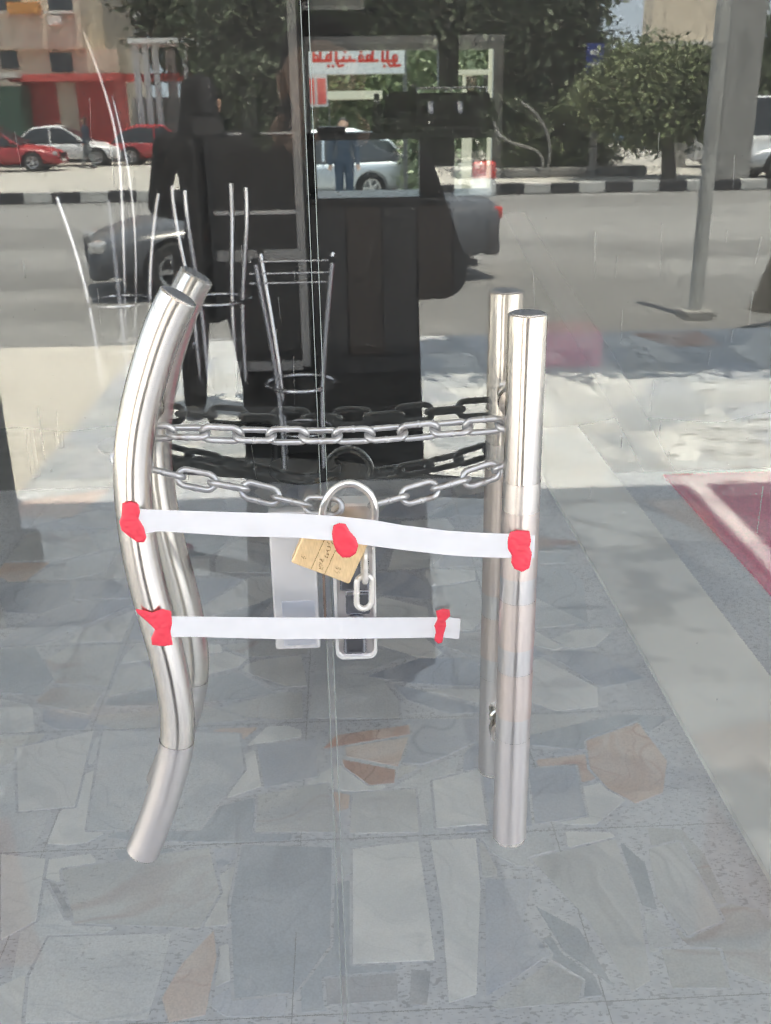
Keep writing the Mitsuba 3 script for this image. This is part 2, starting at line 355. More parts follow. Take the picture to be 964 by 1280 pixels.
for m_, g_ in fixed: lay(floor, [g_], r, [(*g_.representative_point().coords[0], m_)])
for i in range(-1, 4):
    for j in range(-1, 5):
        x0, y0 = TX0 + i * TX, TY0 + j * TY
        if y0 < .02: y0_ = y0
        if x0 > 1.2 or x0 + TX > 1.6: continue
        ps = [g for g in stones_in_tile(x0, y0, (7 if j < 2 else 5) if i > -1 else 5, 100 + i * 17 + j * 131, (.004, .013)) if g.centroid.y > .1 and g.centroid.x < .83 and g.bounds[2] < .868 and g.bounds[1] > .02]
        lay(floor, loose(ps), r, sp)
for i in range(-1, 8):
    for j in range(0, 13):
        x0, y0 = -1.455 + i * TX, -.02 - (j + 1) * TY
        if i < 0: continue
        if y0 < -6.43: continue
        lay(porch, stones_in_tile(x0, y0, 3 if i < 6 else 2, 900 + i * 19 + j * 137, (.003, .010)), r)
jt = [sheet(TX0 + i * TX - .0008, TX0 + i * TX + .0008, .03, 3.7, -.0019) for i in range(-1, 3)] + [sheet(-1.5, .868, TY0 + j * TY - .0010, TY0 + j * TY + .0010, -.00185) for j in range(-1, 6)]
mat('joint_dirt', pr((.30, .30, .295), .9)); put('tile_joint', cat(*jt), 'mat_joint_dirt', floor, kind='stuff')
jt = [sheet(-1.455 + i * TX - .0016, -1.455 + i * TX + .0016, -6.4, -.03, -.0019) for i in range(0, 9)] + [sheet(-1.46, 3.8, -.02 - j * TY - .0016, -.02 - j * TY + .0016, -.00185) for j in range(1, 13)]
put('tile_joint', cat(*jt), 'mat_joint_dirt', porch, kind='stuff')
struct('side_pavement', box(-14, -1.474, -6.40, -0.02, -0.5, -0.008), 'mat_concrete')
put('stone_border_strip', box(.875, 1.20, .014, 5.2, -.0028, .016), 'mat_border_stone', floor)
k = solo('red_carpet', 'red carpet runner lying on the right side of the shop floor', 'carpet', rbox(1.42, 1.92, .25, 3.24, -.0029, .008, .004), 'mat_red_carpet')
a = P(690, 425, 5.6); b = P(745, 386, 5.6)
k = solo('red_step', 'low dark red step farther back, in line with the red carpet', 'step', rbox(a[0] - .25, b[0], 5.36, 5.75, -.003, .22, .01), 'mat_red_carpet')
struct('road', sheet(-90, 90, -32, -6.43, -.35), 'mat_asphalt')
struct('ground', sheet(-400, 400, -400, 400, -.55), 'mat_sand')
struct('plaza', box(-90, 90, -90, -24.6, -.5, -.17), 'mat_sand')
# kerb of the far side: painted blocks
kerb = put('kerb', box(-40, 40, -24.595, -24.4, -.5, -.335), 'mat_concrete', kind='structure')
for q in range(60):
    x0 = -20 + q * .66
    if not (-11 < x0 < 13): continue
    put('kerb_block', rbox(x0, x0 + .645, -24.60, -24.36, -.333, -.09 + rng.uniform(-.01, .01), .02), 'mat_kerb_white' if q % 2 else 'mat_kerb_black', kerb)

mat('dark_tiles', pr(plaster((.13, .132, .13), 3.0, .5), .5))
struct('inner_floor', box(-3.3, .874, 3.30, 6.58, -.1, .0006), 'mat_dark_tiles'); struct('inner_floor', box(1.202, 3.3, 3.30, 6.58, -.1, .0006), 'mat_dark_tiles')
# shop building
shop = thing('shop_building', 'shop building with a glazed front under a deep canopy', 'building')
put('front_wall', cat(box(-6, -3.0, -.12, .12, -.4, 4.6), box(3.0, 6.5, -.12, .12, -.4, 4.6), box(-3.0, 3.0, -.12, .12, 2.55, 4.6)), 'mat_plaster_grey', shop)
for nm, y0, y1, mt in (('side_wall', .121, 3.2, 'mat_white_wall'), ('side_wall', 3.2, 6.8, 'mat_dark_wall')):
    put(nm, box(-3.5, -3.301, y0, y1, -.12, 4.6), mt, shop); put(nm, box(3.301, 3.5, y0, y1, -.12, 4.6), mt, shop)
wx0, wz1 = P(376, 60, 6.6)[0], P(500, 52, 6.6)[2]; wx1 = P(630, 100, 6.6)[0]; wz0 = .86
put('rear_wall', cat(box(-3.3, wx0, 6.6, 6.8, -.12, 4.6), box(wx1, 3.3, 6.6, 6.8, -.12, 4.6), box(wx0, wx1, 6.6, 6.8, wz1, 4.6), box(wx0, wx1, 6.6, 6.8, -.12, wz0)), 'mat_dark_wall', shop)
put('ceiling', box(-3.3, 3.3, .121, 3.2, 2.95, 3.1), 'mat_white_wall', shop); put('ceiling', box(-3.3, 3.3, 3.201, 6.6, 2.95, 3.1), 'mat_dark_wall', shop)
put('roof', box(-6.2, 6.7, -.2, 7.0, 4.6, 4.75), 'mat_concrete_dark', shop)
CAN = 2.36
jx = RG(964, 713)[0] + 3.6 * .06 / math.sin(SUN_EL)      # open joint near the canopy's edge: a sliver of sun falls through
put('canopy', box(-6, 6.5, -1.40, -.121, 3.6, 3.95), 'mat_canopy_soffit', shop); put('canopy', box(-6, jx, -CAN, -1.401, 3.602, 3.95), 'mat_canopy_soffit', shop); put('canopy', box(jx + .09, 6.5, -CAN, -1.401, 3.602, 3.95), 'mat_canopy_soffit', shop)
# rear window
rw = put('rear_window', cat(box(wx0, wx0 + .05, 6.62, 6.68, wz0, wz1), box(wx1 - .07, wx1, 6.62, 6.68, wz0, wz1), box(wx0 + .05, wx1 - .07, 6.62, 6.68, wz1 - .05, wz1)), 'mat_frame_pale', shop)
put('pane', sheet(wx0 + .05, wx1 - .07, 0, 1, 0), 'mat_rear_glass', rw)
scene[rw + '__pane'] = mikit.ply(trimesh.Trimesh([[wx0 + .05, 6.65, wz0], [wx1 - .07, 6.65, wz0], [wx1 - .07, 6.65, wz1 - .05], [wx0 + .05, 6.65, wz1 - .05]], [[0, 1, 2], [0, 2, 3]], process=False), 'mat_rear_glass')
# fixed glazing beside the doors, and their frames
def pane(x0, x1, z0, z1, y=0.0):
    return trimesh.Trimesh([[x0, y, z0], [x1, y, z0], [x1, y, z1], [x0, y, z1]], [[0, 1, 2], [0, 2, 3]], process=False)
for x0, x1 in ((-3.0, -.98), (.93, 3.0)):
    g = put('fixed_window', cat(box(x0, x0 + .05, -.03, .03, 0, 2.55), box(x1 - .05, x1, -.03, .03, 0, 2.55), box(x0 + .05, x1 - .05, -.03, .03, 2.5, 2.55), box(x0 + .05, x1 - .05, -.03, .03, 0, .08)), 'mat_aluminium', shop)
    put('pane', pane(x0 + .05, x1 - .05, .08, 2.5), 'mat_door_glass', g)
put('transom', box(-.98, .93, -.03, .03, 2.35, 2.55), 'mat_aluminium', shop)

# ------------------------------------------------------------------ the glass doors with their handles
SEAM, HY, HR = -.0275, .067, .0192
left = thing('glass_door', 'left glass door leaf with wavy steel tube handles and pale strike box', 'door')
right = thing('glass_door', 'right glass door leaf with straight steel tube handles and chrome lock', 'door')
put('pane', pane(-.975, SEAM - .0035, .012, 2.34), 'mat_door_glass', left)
put('pane', pane(SEAM + .0035, .925, .012, 2.34), 'mat_door_glass', right)
put('edge', box(SEAM - .0040, SEAM - .0032, -.004, .004, .012, 2.34), 'mat_glass_edge', left)
put('edge', box(SEAM + .0032, SEAM + .0040, -.004, .004, .012, 2.34), 'mat_glass_edge', right)

LP = [(223, 371), (206, 407), (188, 460), (176, 505), (168.5, 550), (166, 595), (169, 645), (177.5, 700), (190, 752), (207, 812), (219, 870), (221.5, 922), (211.5, 970), (196, 1020), (178, 1064)]
RPX = [(658.5, 393), (637.5, 1046)]
def handle_path(side, s):
    if side == 'l': p = spline([P(x, y, -HY) for x, y in LP], 90)
    else:
        a, b = P(*RPX[0], -HY), P(*RPX[1], -HY); x = (a[0] + b[0]) / 2; p = np.linspace([x, -HY, a[2]], [x, -HY, b[2]], 60)
    p = p.copy(); p[:, 1] *= s; return p
def handle(door, side, s, name):
    p = handle_path(side, s)
    # rounded tube ends
    t0 = (p[0] - p[1]) / np.linalg.norm(p[0] - p[1]); t1 = (p[-1] - p[-2]) / np.linalg.norm(p[-1] - p[-2])
    q = np.vstack([p[0] + t0 * .0012, p, p[-1] + t1 * .0012]); rr = np.r_[HR - .0012, np.full(len(p), HR), HR - .0012]
    h = put(name, tube(q, rr, 48, caps=True), 'mat_steel', door, smooth=35)
    for e, t in ((p[0], t0), (p[-1], t1)):
        c = lathe([(0, .0022), (HR - .0035, .0020), (HR - .0022, .0012), (HR - .0022, .0006)], 40)
        R = trimesh.geometry.align_vectors([0, 0, 1], t); c.apply_transform(R); c.apply_translation(e + t * .0004)
        put('end_cap', c, 'mat_steel_cap', h, smooth=30)
    for py in (520, 957):
        zz = P(640, py, -HY)[2]; k = int(np.argmin(abs(p[:, 2] - zz))); c = p[k]
        prof = [(0, 0), (.0105, 0), (.0105, .016), (.0125, .0175), (.0125, .024), (.0105, .026), (.0105, .0445), (.0165, .0455), (.0165, .0515), (0, .0515)]
        # the bracket runs from the glass side of the tube to the pane
        b = lathe(prof, 24); b.apply_transform(trimesh.geometry.align_vectors([0, 0, 1], [0, float(s), 0])); b.apply_translation([c[0], c[1] + (HR - .004) * s, c[2]])
        put('bracket', b, 'mat_steel', h, smooth=30)
    return h, p
def film(h, p, z1, z0, m, extra=.0005):
    seg = p[(p[:, 2] <= z1) & (p[:, 2] >= z0)]
    # exact ends
    o = np.argsort(p[:, 2]); f = lambda z: np.array([np.interp(z, p[o, 2], p[o, k]) for k in range(3)])
    seg = np.vstack([f(z1), seg, f(z0)])
    seg = seg[np.r_[True, np.linalg.norm(np.diff(seg, axis=0), axis=1) > 1e-5]]
    put('film_band', tube(seg, HR + extra, 48, caps=False), m, h, smooth=True)
oh, pl = handle(left, 'l', 1, 'outer_handle'); ih, pl2 = handle(left, 'l', -1, 'inner_handle')
film(oh, pl, P(222, 925, -HY)[2], pl[-1][2] + .001, 'mat_film_lilac'); film(ih, pl2, P(222, 925, -HY)[2], pl[-1][2] + .001, 'mat_film_lilac')
oh2, p_r = handle(right, 'r', 1, 'outer_handle'); ih2, p_r2 = handle(right, 'r', -1, 'inner_handle')
zz = lambda y: P(645, y, -HY)[2]
for y0, y1, m, e in ((600, 636, 'mat_film_clear', .0004), (636.2, 717.5, 'mat_film_pink', .0006), (717.6, 747, 'mat_film_grey', .0004), (747.1, 804.6, 'mat_film_pink', .0006), (804.7, 835, 'mat_film_grey', .0004), (835.1, 890.6, 'mat_film_pink', .0006), (890.7, 918, 'mat_film_grey', .0004), (918.1, 1043, 'mat_film_lilac', .0006)):
    film(oh2, p_r, zz(y0), zz(y1), m, e); film(ih2, p_r2, zz(y0), zz(y1), m, e)

# strike box on the left leaf, lock on the right leaf
def px_box(x0, y0, x1, y1, yf, yb, r=.004):
    a, b = P(x0, y0, yf), P(x1, y1, yf); return rbox(a[0], b[0], yf, yb, b[2], a[2], r)
yf = -.016
sb = put('strike_box', px_box(334, 640, 401, 811, yf, -.0006, .003), 'mat_plate_satin', left, smooth=25)
put('strike_film', px_box(352, 752, 396, 806, yf - .0006, yf + .0004, .0003), 'mat_plate_film', sb)
yf = -.024
la, lb = P(413, 630, yf), P(472, 823, yf)
lw, lz = (lb[0] - la[0]) / 2, (la[2] - lb[2]) / 2; lc = ((la[0] + lb[0]) / 2, (la[2] + lb[2]) / 2)
def rr_poly(w, h, r): return Polygon([(-w + r, -h + r), (w - r, -h + r), (w - r, h - r), (-w + r, h - r)]).buffer(r, quad_segs=6)
case = upright(affinity.translate(rr_poly(lw, lz, .010).difference(rr_poly(lw - .0035, lz - .0035, .0075)), *lc), yf, .0234)
lk = put('lock', case, 'mat_lock_rim', right, smooth=30)
put('lock_case', upright(affinity.translate(rr_poly(lw - .0037, lz - .0037, .0073), *lc), yf + .003, .020), 'mat_lock_case', lk)
wz = P(440, 0, yf)
def lpoly(pts): return Polygon([(P(x, y, yf)[0], P(x, y, yf)[2]) for x, y in pts])
put('lock_cover', tm(px_box(432, 742, 463, 768, yf - .001, yf + .006, .002)), 'mat_lock_dark', lk)
put('lock_cover', tm(px_box(424, 700, 462, 738, yf - .0005, yf + .006, .002)), 'mat_lock_dark', lk)
put('lock_cover', tm(px_box(429, 778, 458, 818, yf - .001, yf + .006, .003)), 'mat_lock_dark', lk)
cy = lathe([(0, .010), (.006, .010), (.0062, .0086), (.0085, .008), (.0105, .005), (.011, 0)], 32); cy.apply_transform(trimesh.geometry.align_vectors([0, 0, 1], [0, -1, 0])); c = P(445, 779, yf); cy.apply_translation([c[0], yf + .001, c[2]])
put('key_cylinder', cy, 'mat_chrome', lk, smooth=30)
b0, b1 = P(399, 640, -.012), P(406, 800, -.012)
put('door_seal', box(b0[0] + .0005, b1[0] + .003, -.011, -.0008, b1[2], b0[2]), 'mat_gap_brown', left)

# ------------------------------------------------------------------ chain, padlock, paper strips, wax seals
WR, PITCH, LWD = .0034, .0335, .0120
def link_mesh():
    L, w = PITCH + WR * 2 - .0004, LWD - WR           # centreline
    s = L / 2 - w; a = np.linspace(-np.pi / 2, np.pi / 2, 11)
    pts = [(s + w * math.cos(t), w * math.sin(t)) for t in a] + [(-s - w * math.cos(t), -w * math.sin(t)) for t in a]
    p = np.array([(x, y, 0) for x, y in pts]); n = len(p); sd = 12
    nx = np.roll(p, -1, 0) - np.roll(p, 1, 0); nx /= np.linalg.norm(nx, axis=1, keepdims=True)
    b = np.cross(nx, [0, 0, 1.0]); ang = np.arange(sd) * 2 * np.pi / sd
    v = (p[:, None] + WR * (np.cos(ang)[None, :, None] * b[:, None] + np.sin(ang)[None, :, None] * np.array([0, 0, 1.0]))).reshape(-1, 3); f = []
    for i in range(n):
        for j in range(sd):
            i2, j2 = (i + 1) % n, (j + 1) % sd
            f += [(i * sd + j, i2 * sd + j, i2 * sd + j2), (i * sd + j, i2 * sd + j2, i * sd + j2)]
    m = trimesh.Trimesh(v, np.array(f), process=False)
    if m.volume < 0: m.invert()
    # the weld on one long side
    wd = at(tube([(-.002, 0, 0), (-.0012, 0, 0), (.0012, 0, 0), (.002, 0, 0)], [WR * .97, WR * 1.14, WR * 1.14, WR * .97], 12), (0, w, 0))
    return cat(m, wd)
LINK = mikit.ply(link_mesh(), 'mat_zinc', smooth=True)
def walk(pts, pitch):
    p = spline(pts, 1200); out = [p[0]]; i = 0
    for k in range(1, len(p)):
        if np.linalg.norm(p[k] - out[-1]) >= pitch: out.append(p[k])
    return out
def place_links(chain, nodes, roll0, r, mesh=LINK):
    for i in range(len(nodes) - 1):
        a, b = nodes[i], nodes[i + 1]; x = (b - a) / np.linalg.norm(b - a)
        z = np.array([0, -1.0, 0]); z -= x * (z @ x)
        if np.linalg.norm(z) < .3: z = np.array([0, 0, 1.0]) - x * x[2]
        z /= np.linalg.norm(z); y = np.cross(z, x)
        t = math.radians(roll0 + 90 * (i % 2) + r.uniform(-7, 7))
        y2, z2 = y * math.cos(t) + z * math.sin(t), -y * math.sin(t) + z * math.cos(t)
        m4 = np.eye(4); m4[:3, 0], m4[:3, 1], m4[:3, 2], m4[:3, 3] = x, y2, z2, (a + b) / 2
        put('link', {**mesh, 'to_world': T(m4.tolist())}, None, chain)
chain = thing('steel_chain', 'galvanised steel chain looped round both outer handles and hooked on the padlock', 'chain')
cp = [(424, 634, -.044), (397, 633, -.040), (362, 626, -.035), (325, 616, -.033), (285, 607, -.033), (245, 600, -.034), (208, 591, -.034), (180, 584, -.034), (150, 573, -.036), (139.5, 558, -.040), (152, 546, -.036), (190, 540, -.034), (230, 540, -.034), (290, 543, -.034), (350, 544.5, -.034), (410, 544.5, -.034), (470, 543, -.034), (530, 538, -.034), (590, 533, -.034), (640, 530, -.034), (668, 535, -.036), (680, 551, -.040), (668, 566, -.036), (640, 580, -.034), (600, 594, -.034), (560, 606, -.036), (515, 618, -.040), (480, 628, -.044), (440, 634, -.046)]
place_links(chain, walk([P(*c) for c in cp], PITCH), 22, np.random.default_rng(3))
tail = [P(455, 688, -.052), P(456, 729, -.050), P(455, 771, -.050)]
d0 = tail[1] - tail[0]; tail[1] = tail[0] + d0 / np.linalg.norm(d0) * PITCH; d0 = tail[2] - tail[1]; tail[2] = tail[1] + d0 / np.linalg.norm(d0) * PITCH
LINK2 = mikit.ply(link_mesh(), 'mat_zinc_pale', smooth=True)
place_links(chain, tail, 78, np.random.default_rng(4), LINK2)

lock = thing('padlock', 'brass padlock with thick steel shackle hanging tilted between the door leaves', 'padlock')
YP = -.062
cpt, ux, vx = P(412, 688, YP), P(449.4, 702.2, YP) - P(412, 688, YP), P(428, 651.3, YP) - P(412, 688, YP)
ux /= np.linalg.norm(ux); vx = vx - ux * (vx @ ux); vx /= np.linalg.norm(vx); wv = np.cross(ux, vx)
pm = 1 / np.linalg.norm(P(413, 688, YP) - P(412, 688, YP))       # pixels per metre here
bw, bh = 79 / pm / 2, 60 / pm / 2
bd = rr_poly(bw, bh, .003); bm = prism(bd, .0165)
bev = rbox(-bw, bw, -bh, bh, -.0085, .0085, .0022)
m4 = np.eye(4); m4[:3, 0], m4[:3, 1], m4[:3, 2], m4[:3, 3] = ux, vx, wv, cpt
bev.apply_transform(m4); pb = put('body', bev, 'mat_brass', lock, smooth=20)
sgn = 1 if (wv[1] < 0) else -1
def on_face(mesh, u, v, rot=0.0, lift=.0086):
    m = at(mesh, (0, 0, 0), rz=rot); m.apply_translation((u, v, lift)); 
    q = m4.copy()
    if sgn < 0: q[:3, 2] = -wv
    m.apply_transform(q); return m
for u in (-.33 * bw, .13 * bw):
    put('groove', on_face(box(-.0003, .0003, -bh * .93, bh * .93, -.0002, .0003), u, 0), 'mat_engraving', lock)
# worn engraved letters, too fine to read: short strokes in three columns
er = np.random.default_rng(5)
def glyphs(n, h, wd):
    out = []
    for i in range(n):
        x = i * wd
        for q in range(er.integers(2, 4)):
            a = np.array([x + er.uniform(0, wd * .6), er.uniform(0, h)]); b = a + [[0, h * .7], [wd * .5, 0], [wd * .4, h * .6]][er.integers(3)]
            out.append(LineString([a, b]).buffer(h * .075, cap_style='flat', quad_segs=1))
    u = union_all(out); return cat(*[prism(g, .0003) for g in getattr(u, 'geoms', [u])])
put('engraved_lettering', on_face(glyphs(8, .0046, .0042), -.0 * bw, -bh * .8, rot=math.pi / 2), 'mat_engraving', lock)
put('engraved_lettering', on_face(glyphs(3, .0024, .0022), -.80 * bw, -bh * .62, rot=.0), 'mat_engraving', lock)
put('engraved_lettering', on_face(cat(glyphs(3, .0022, .0022), at(glyphs(3, .0022, .0022), (0, -.004, 0))), .36 * bw, -bh * .55, rot=.05), 'mat_engraving', lock)
sh = [P(x, y, YP + .004) for x, y in ((403, 664), (403, 640), (409, 622), (421, 609), (437, 604), (453, 609), (465, 622), (469, 642), (467, 660), (464, 680))]
put('shackle', tube(spline(sh, 48), .0041, 18), 'mat_shackle', lock, smooth=True)

def strip(name, label, top, bot, ys, n=60):
    """a paper strip from its upper and lower edge in the photograph; ys: depth along it"""
    fx = lambda pts, t: np.array([np.interp(t, np.linspace(0, 1, len(pts)), [p[k] for p in pts]) for k in range(2)])
    def ev(pts, x): return np.interp(x, [p[0] for p in pts], [p[1] for p in pts])
    x0, x1 = top[0][0], top[-1][0]; b0, b1 = bot[0][0], bot[-1][0]; front, back = [], []
    for t in np.linspace(0, 1, n):
        xa, xb = x0 + (x1 - x0) * t, b0 + (b1 - b0) * t
        y = np.interp((xa + xb) / 2, [q[0] for q in ys], [q[1] for q in ys])
        from_ = [P(xa, ev(top, xa), y), P(xb, ev(bot, xb), y)]
        mid = (from_[0] + from_[1]) / 2 + [0, (-.0010 * math.sin(t * 23) - .0016 * max(0, 1 - abs(t - .34) * 30) - .0013 * max(0, 1 - abs(t - .63) * 26)) * (1 if .08 < t < .9 else .2), 0]
        front.append([from_[0], mid, from_[1]])
    v = np.array(front).reshape(-1, 3); f = []
    for i in range(n - 1):
        for k in range(2):
            a = i * 3 + k; f += [(a, a + 3, a + 4), (a, a + 4, a + 1)]
    N = len(v); v2 = v + [0, .0003, 0]; f = np.array(f); g = f[:, ::-1] + N
    rim = []
    edge = [i * 3 for i in range(n)] + [(n - 1) * 3 + 1, (n - 1) * 3 + 2] + [i * 3 + 2 for i in range(n - 2, -1, -1)] + [1]
    for i in range(len(edge)):
        a, b = edge[i], edge[(i + 1) % len(edge)]; rim += [(a, a + N, b + N), (a, b + N, b)]
    m = trimesh.Trimesh(np.vstack([v, v2]), np.vstack([f, g, rim]), process=False); m.fix_normals()
    return solo(name, label, 'paper strip', m, 'mat_paper', smooth=30)
YS = -(HY + HR + .0009)
wrapL = lambda xc: [(xc - 26, YS + .016), (xc - 19, YS + .0065), (xc - 9, YS + .0016), (xc, YS), (xc + 12, YS)]
strip('paper_strip', 'upper white paper strip sealed across both handles and the padlock',
      [(144.5, 631), (160, 634.5), (185, 637), (300, 640.5), (370, 642), (420, 645), (470, 650.5), (500, 656), (560, 663.5), (600, 666), (640, 667.5), (669, 669)],
      [(147, 663), (153, 672), (172, 668), (200, 664), (300, 670.5), (370, 672), (420, 676), (470, 683), (500, 687), (560, 694), (600, 696.5), (640, 697.5), (668, 697)],
      wrapL(170) + [(400, YS - .001), (520, YS - .001), (650, YS), (660, YS + .001), (669, YS + .004)])
strip('paper_strip', 'lower white paper strip sealed to the wavy handle and the glass',
      [(169, 763), (185, 766), (215, 770.5), (350, 772), (480, 772), (560, 771.5), (576, 773.5)],
      [(178, 790), (186, 797), (215, 796.5), (240, 796), (350, 799), (450, 798.5), (540, 797), (560, 797.5), (574, 799)],
      [(170, YS + .014), (178, YS + .006), (188, YS + .0016), (198, YS), (215, YS), (300, -.072), (430, -.050), (540, -.004), (576, -.003)])
def seal(label, pts, y):
    g = Polygon([(p[0], p[2]) for p in (P(a, b, y) for a, b in pts)]).buffer(.0012).buffer(-.0012)
    g = g.buffer(-.0008).buffer(.0008)
    if g.geom_type != 'Polygon': g = max(g.geoms, key=lambda q: q.area)
    g = g.segmentize(.0015)
    from scipy.spatial import Delaunay
    co = np.array(g.exterior.coords)[:-1]; x0, z0, x1, z1 = g.bounds
    gx, gz = np.meshgrid(np.arange(x0, x1, .0009), np.arange(z0, z1, .0009)); ins = [p for p in np.c_[gx.ravel(), gz.ravel()] if g.buffer(-.0006).contains(Point(p))]
    v2 = np.vstack([co, ins]); tri = Delaunay(v2).simplices; tri = np.array([t for t in tri if g.contains(Point(v2[t].mean(0)))])
    d = np.array([g.exterior.distance(Point(p)) for p in v2]); q3 = np.c_[v2[:, 0], v2[:, 0] * 0, v2[:, 1]]
    h = .0014 * (1 - np.exp(-d / .0011)) + (.0011 * meshkit.fbm(q3 * 300 + 9, 3) - .0004) * np.minimum(1, d / .0014)
    top = np.c_[v2[:, 0], y - h, v2[:, 1]]; bk = np.c_[v2[:, 0], np.full(len(v2), y + .0003), v2[:, 1]]; N, n = len(v2), len(co)
    rim = [q for k in range(n) for q in ((k, (k + 1) % n, N + (k + 1) % n), (k, N + (k + 1) % n, N + k))]
    m = trimesh.Trimesh(np.vstack([top, bk]), np.vstack([tri, tri[:, ::-1] + N, rim]), process=False); m.fix_normals()
    solo('wax_seal', label, 'seal', m, 'mat_wax', smooth=60)
seal('red seal blob over the upper paper strip on the wavy handle', [(153, 629), (163, 627), (173, 630), (175, 640), (173, 648), (180, 660), (183, 672), (180, 678), (172, 678), (162, 671), (152, 663), (149, 652), (152, 645)], YS - .0008)
seal('red seal blob joining the upper paper strip to the padlock', [(417, 657), (424, 654), (432, 655), (437, 664), (445, 673), (448, 682), (445, 692), (437, 697), (428, 697), (421, 690), (417, 680), (415, 667)], YS - .0020)
seal('red seal blob over the upper paper strip on the straight handle', [(638, 665), (648, 663), (662, 664), (664, 676), (662, 684), (665, 692), (662, 710), (653, 715), (643, 711), (639, 703), (640, 694), (635, 686), (635, 674)], YS - .0008)
seal('red seal blob over the lower paper strip on the wavy handle', [(169, 761), (180, 763), (190, 766), (203, 761), (214, 764), (215, 779), (213, 790), (216, 806), (204, 808), (190, 806), (189, 797), (194, 787), (184, 777), (172, 767)], YS - .0010)
seal('narrow red seal blob near the free end of the lower paper strip', [(545, 764), (553, 761), (562, 762), (563, 770), (557, 776), (558, 782), (555, 792), (553, 803), (548, 805), (543, 800), (545, 790), (543, 782), (547, 774)], -.0042)

# ------------------------------------------------------------------ inside the shop
def stool(x, y, z, rz, label, h=.93, top=.215):
    """a bar stool turned upside down: the seat rests below, the legs point up"""
    t = thing('bar_stool', label, 'bar stool', 'upturned chrome bar stools')
    seat = lathe([(0, 0), (.15, 0), (.165, .012), (.168, .03), (.16, .05), (.13, .06), (0, .06)], 32)
    R = lambda m: at(m, (x, y, z), rz)
    put('seat', R(seat), 'mat_black', t, smooth=40)
    for q in range(4):
        a = math.pi / 4 + q * math.pi / 2; d = np.array([math.cos(a), math.sin(a), 0])
        pts = [d * .125 + [0, 0, .06], d * .128 + [0, 0, .25], d * .14 + [0, 0, .45], d * .172 + [0, 0, .68], d * top + [0, 0, h]]
        lg = put('leg', R(tube(spline(pts, 18), .0125, 12)), 'mat_chrome', t, smooth=40)
        e = d * top + [0, 0, h]; put('foot_tip', R(tube([e - [0, 0, .004], e + d * .004 + [0, 0, .016]], .0145, 12)), 'mat_rubber', lg, smooth=40)
    ring = trimesh.creation.torus(.155, .011, major_sections=40, minor_sections=10); ring.apply_translation((0, 0, .43))
    put('foot_ring', R(ring), 'mat_chrome', t, smooth=True)
    ring = trimesh.creation.torus(.132, .005, major_sections=40, minor_sections=8); ring.apply_translation((0, 0, .22))
    put('brace_ring', R(ring), 'mat_chrome', t, smooth=True)
g = G(382, 592); stool(g[0], g[1], 0, 0.0, 'upturned chrome bar stool standing on the floor in front of the dark refrigerator', .98, .225)
st_ = [k for k in labels if k.startswith('bar_stool')][0]
for py in (326, 341, 353):
    a, b = P(312, py, 3.30), P(416, py, 3.30); put('rail', bar((a[0], 3.30, (a[2] + b[2]) / 2), (b[0], 3.30, (a[2] + b[2]) / 2), .004), 'mat_chrome', st_, smooth=30)
# low bench with two more stools
bx, by = P(262, 300, 3.6)[0], 3.7
tb = thing('low_bench', 'low black bench carrying upturned bar stools at the left of the shop', 'bench')
put('top', rbox(-1.55, bx + .35, by - .3, by + .3, .28, .33, .01), 'mat_black', tb)
for sx in (-1.45, bx + .25):
    for sy in (by - .22, by + .22): put('leg', bar((sx, sy, 0), (sx, sy, .285), .02), 'mat_black', tb)
stool(bx, by, .33, .35, 'upturned chrome bar stool on the bench, nearest to the refrigerator', .93, .19)
g = P(140, 300, by); stool(g[0], by + .02, .33, 1.0, 'upturned chrome bar stool on the bench, leftmost of its pair', .90, .22)
cs = thing('coat_stand', 'tall curved chrome coat stand at the far left of the shop', 'coat stand')
put('rod', tube(spline([P(105, 40, 3.9), P(125, 95, 3.9), P(143, 160, 3.9), P(152, 240, 3.9), P(156, 360, 3.9), [P(157, 500, 3.9)[0], 3.9, .03]], 40), .011, 12), 'mat_chrome', cs, smooth=True)
put('rod', tube(spline([P(140, 120, 3.95), P(152, 170, 3.95), P(163, 230, 3.95), P(170, 330, 3.95), [P(163, 500, 3.95)[0], 3.95, .03]], 40), .009, 12), 'mat_chrome', cs, smooth=True)
c = P(159, 500, 3.92); put('base', at(lathe([(0, 0), (.17, 0), (.17, .012), (.03, .03), (0, .03)], 32), (c[0], 3.92, .001)), 'mat_black', cs, smooth=30)

fr = thing('display_refrigerator', 'tall black display refrigerator with pale frame bars left of the counter', 'refrigerator')
FY = 5.3; fx0, fx1 = P(262, 300, FY)[0], P(386, 300, FY)[0]
put('cabinet', rbox(fx0, fx1, FY + .03, FY + .7, .03, 2.3, .01), 'mat_black', fr)
put('frame_post', box(fx1 - .07, fx1 - .02, FY, FY + .029, .06, 2.28), 'mat_frame_pale', fr)
put('frame_post', box(fx0 + .01, fx0 + .035, FY, FY + .029, .06, 2.28), 'mat_char', fr)
z = lambda py: P(330, py, FY)[2]
put('frame_rail', box(fx0 + .036, fx1 - .071, FY + .002, FY + .028, z(326), z(312)), 'mat_frame_pale', fr)
put('frame_rail', box(fx0 + .036, fx1 - .071, FY + .004, FY + .028, z(464), z(452)), 'mat_frame_pale', fr)
put('shelf_edge', box(fx0 + .036, fx1 - .071, FY + .004, FY + .028, z(268), z(263)), 'mat_aluminium', fr)
put('shelf_edge', box(fx0 + .036, fx1 - .071, FY + .006, FY + .028, z(168), z(165)), 'mat_aluminium', fr)
ct = thing('counter', 'long black counter under the rear window', 'counter')
cx0, cx1 = P(388, 300, FY)[0], P(655, 300, FY)[0]; ctz = P(450, 247, FY)[2]
put('front_panel', box(cx0, cx1, FY + .03, FY + .06, .001, ctz - .035), 'mat_black', ct)
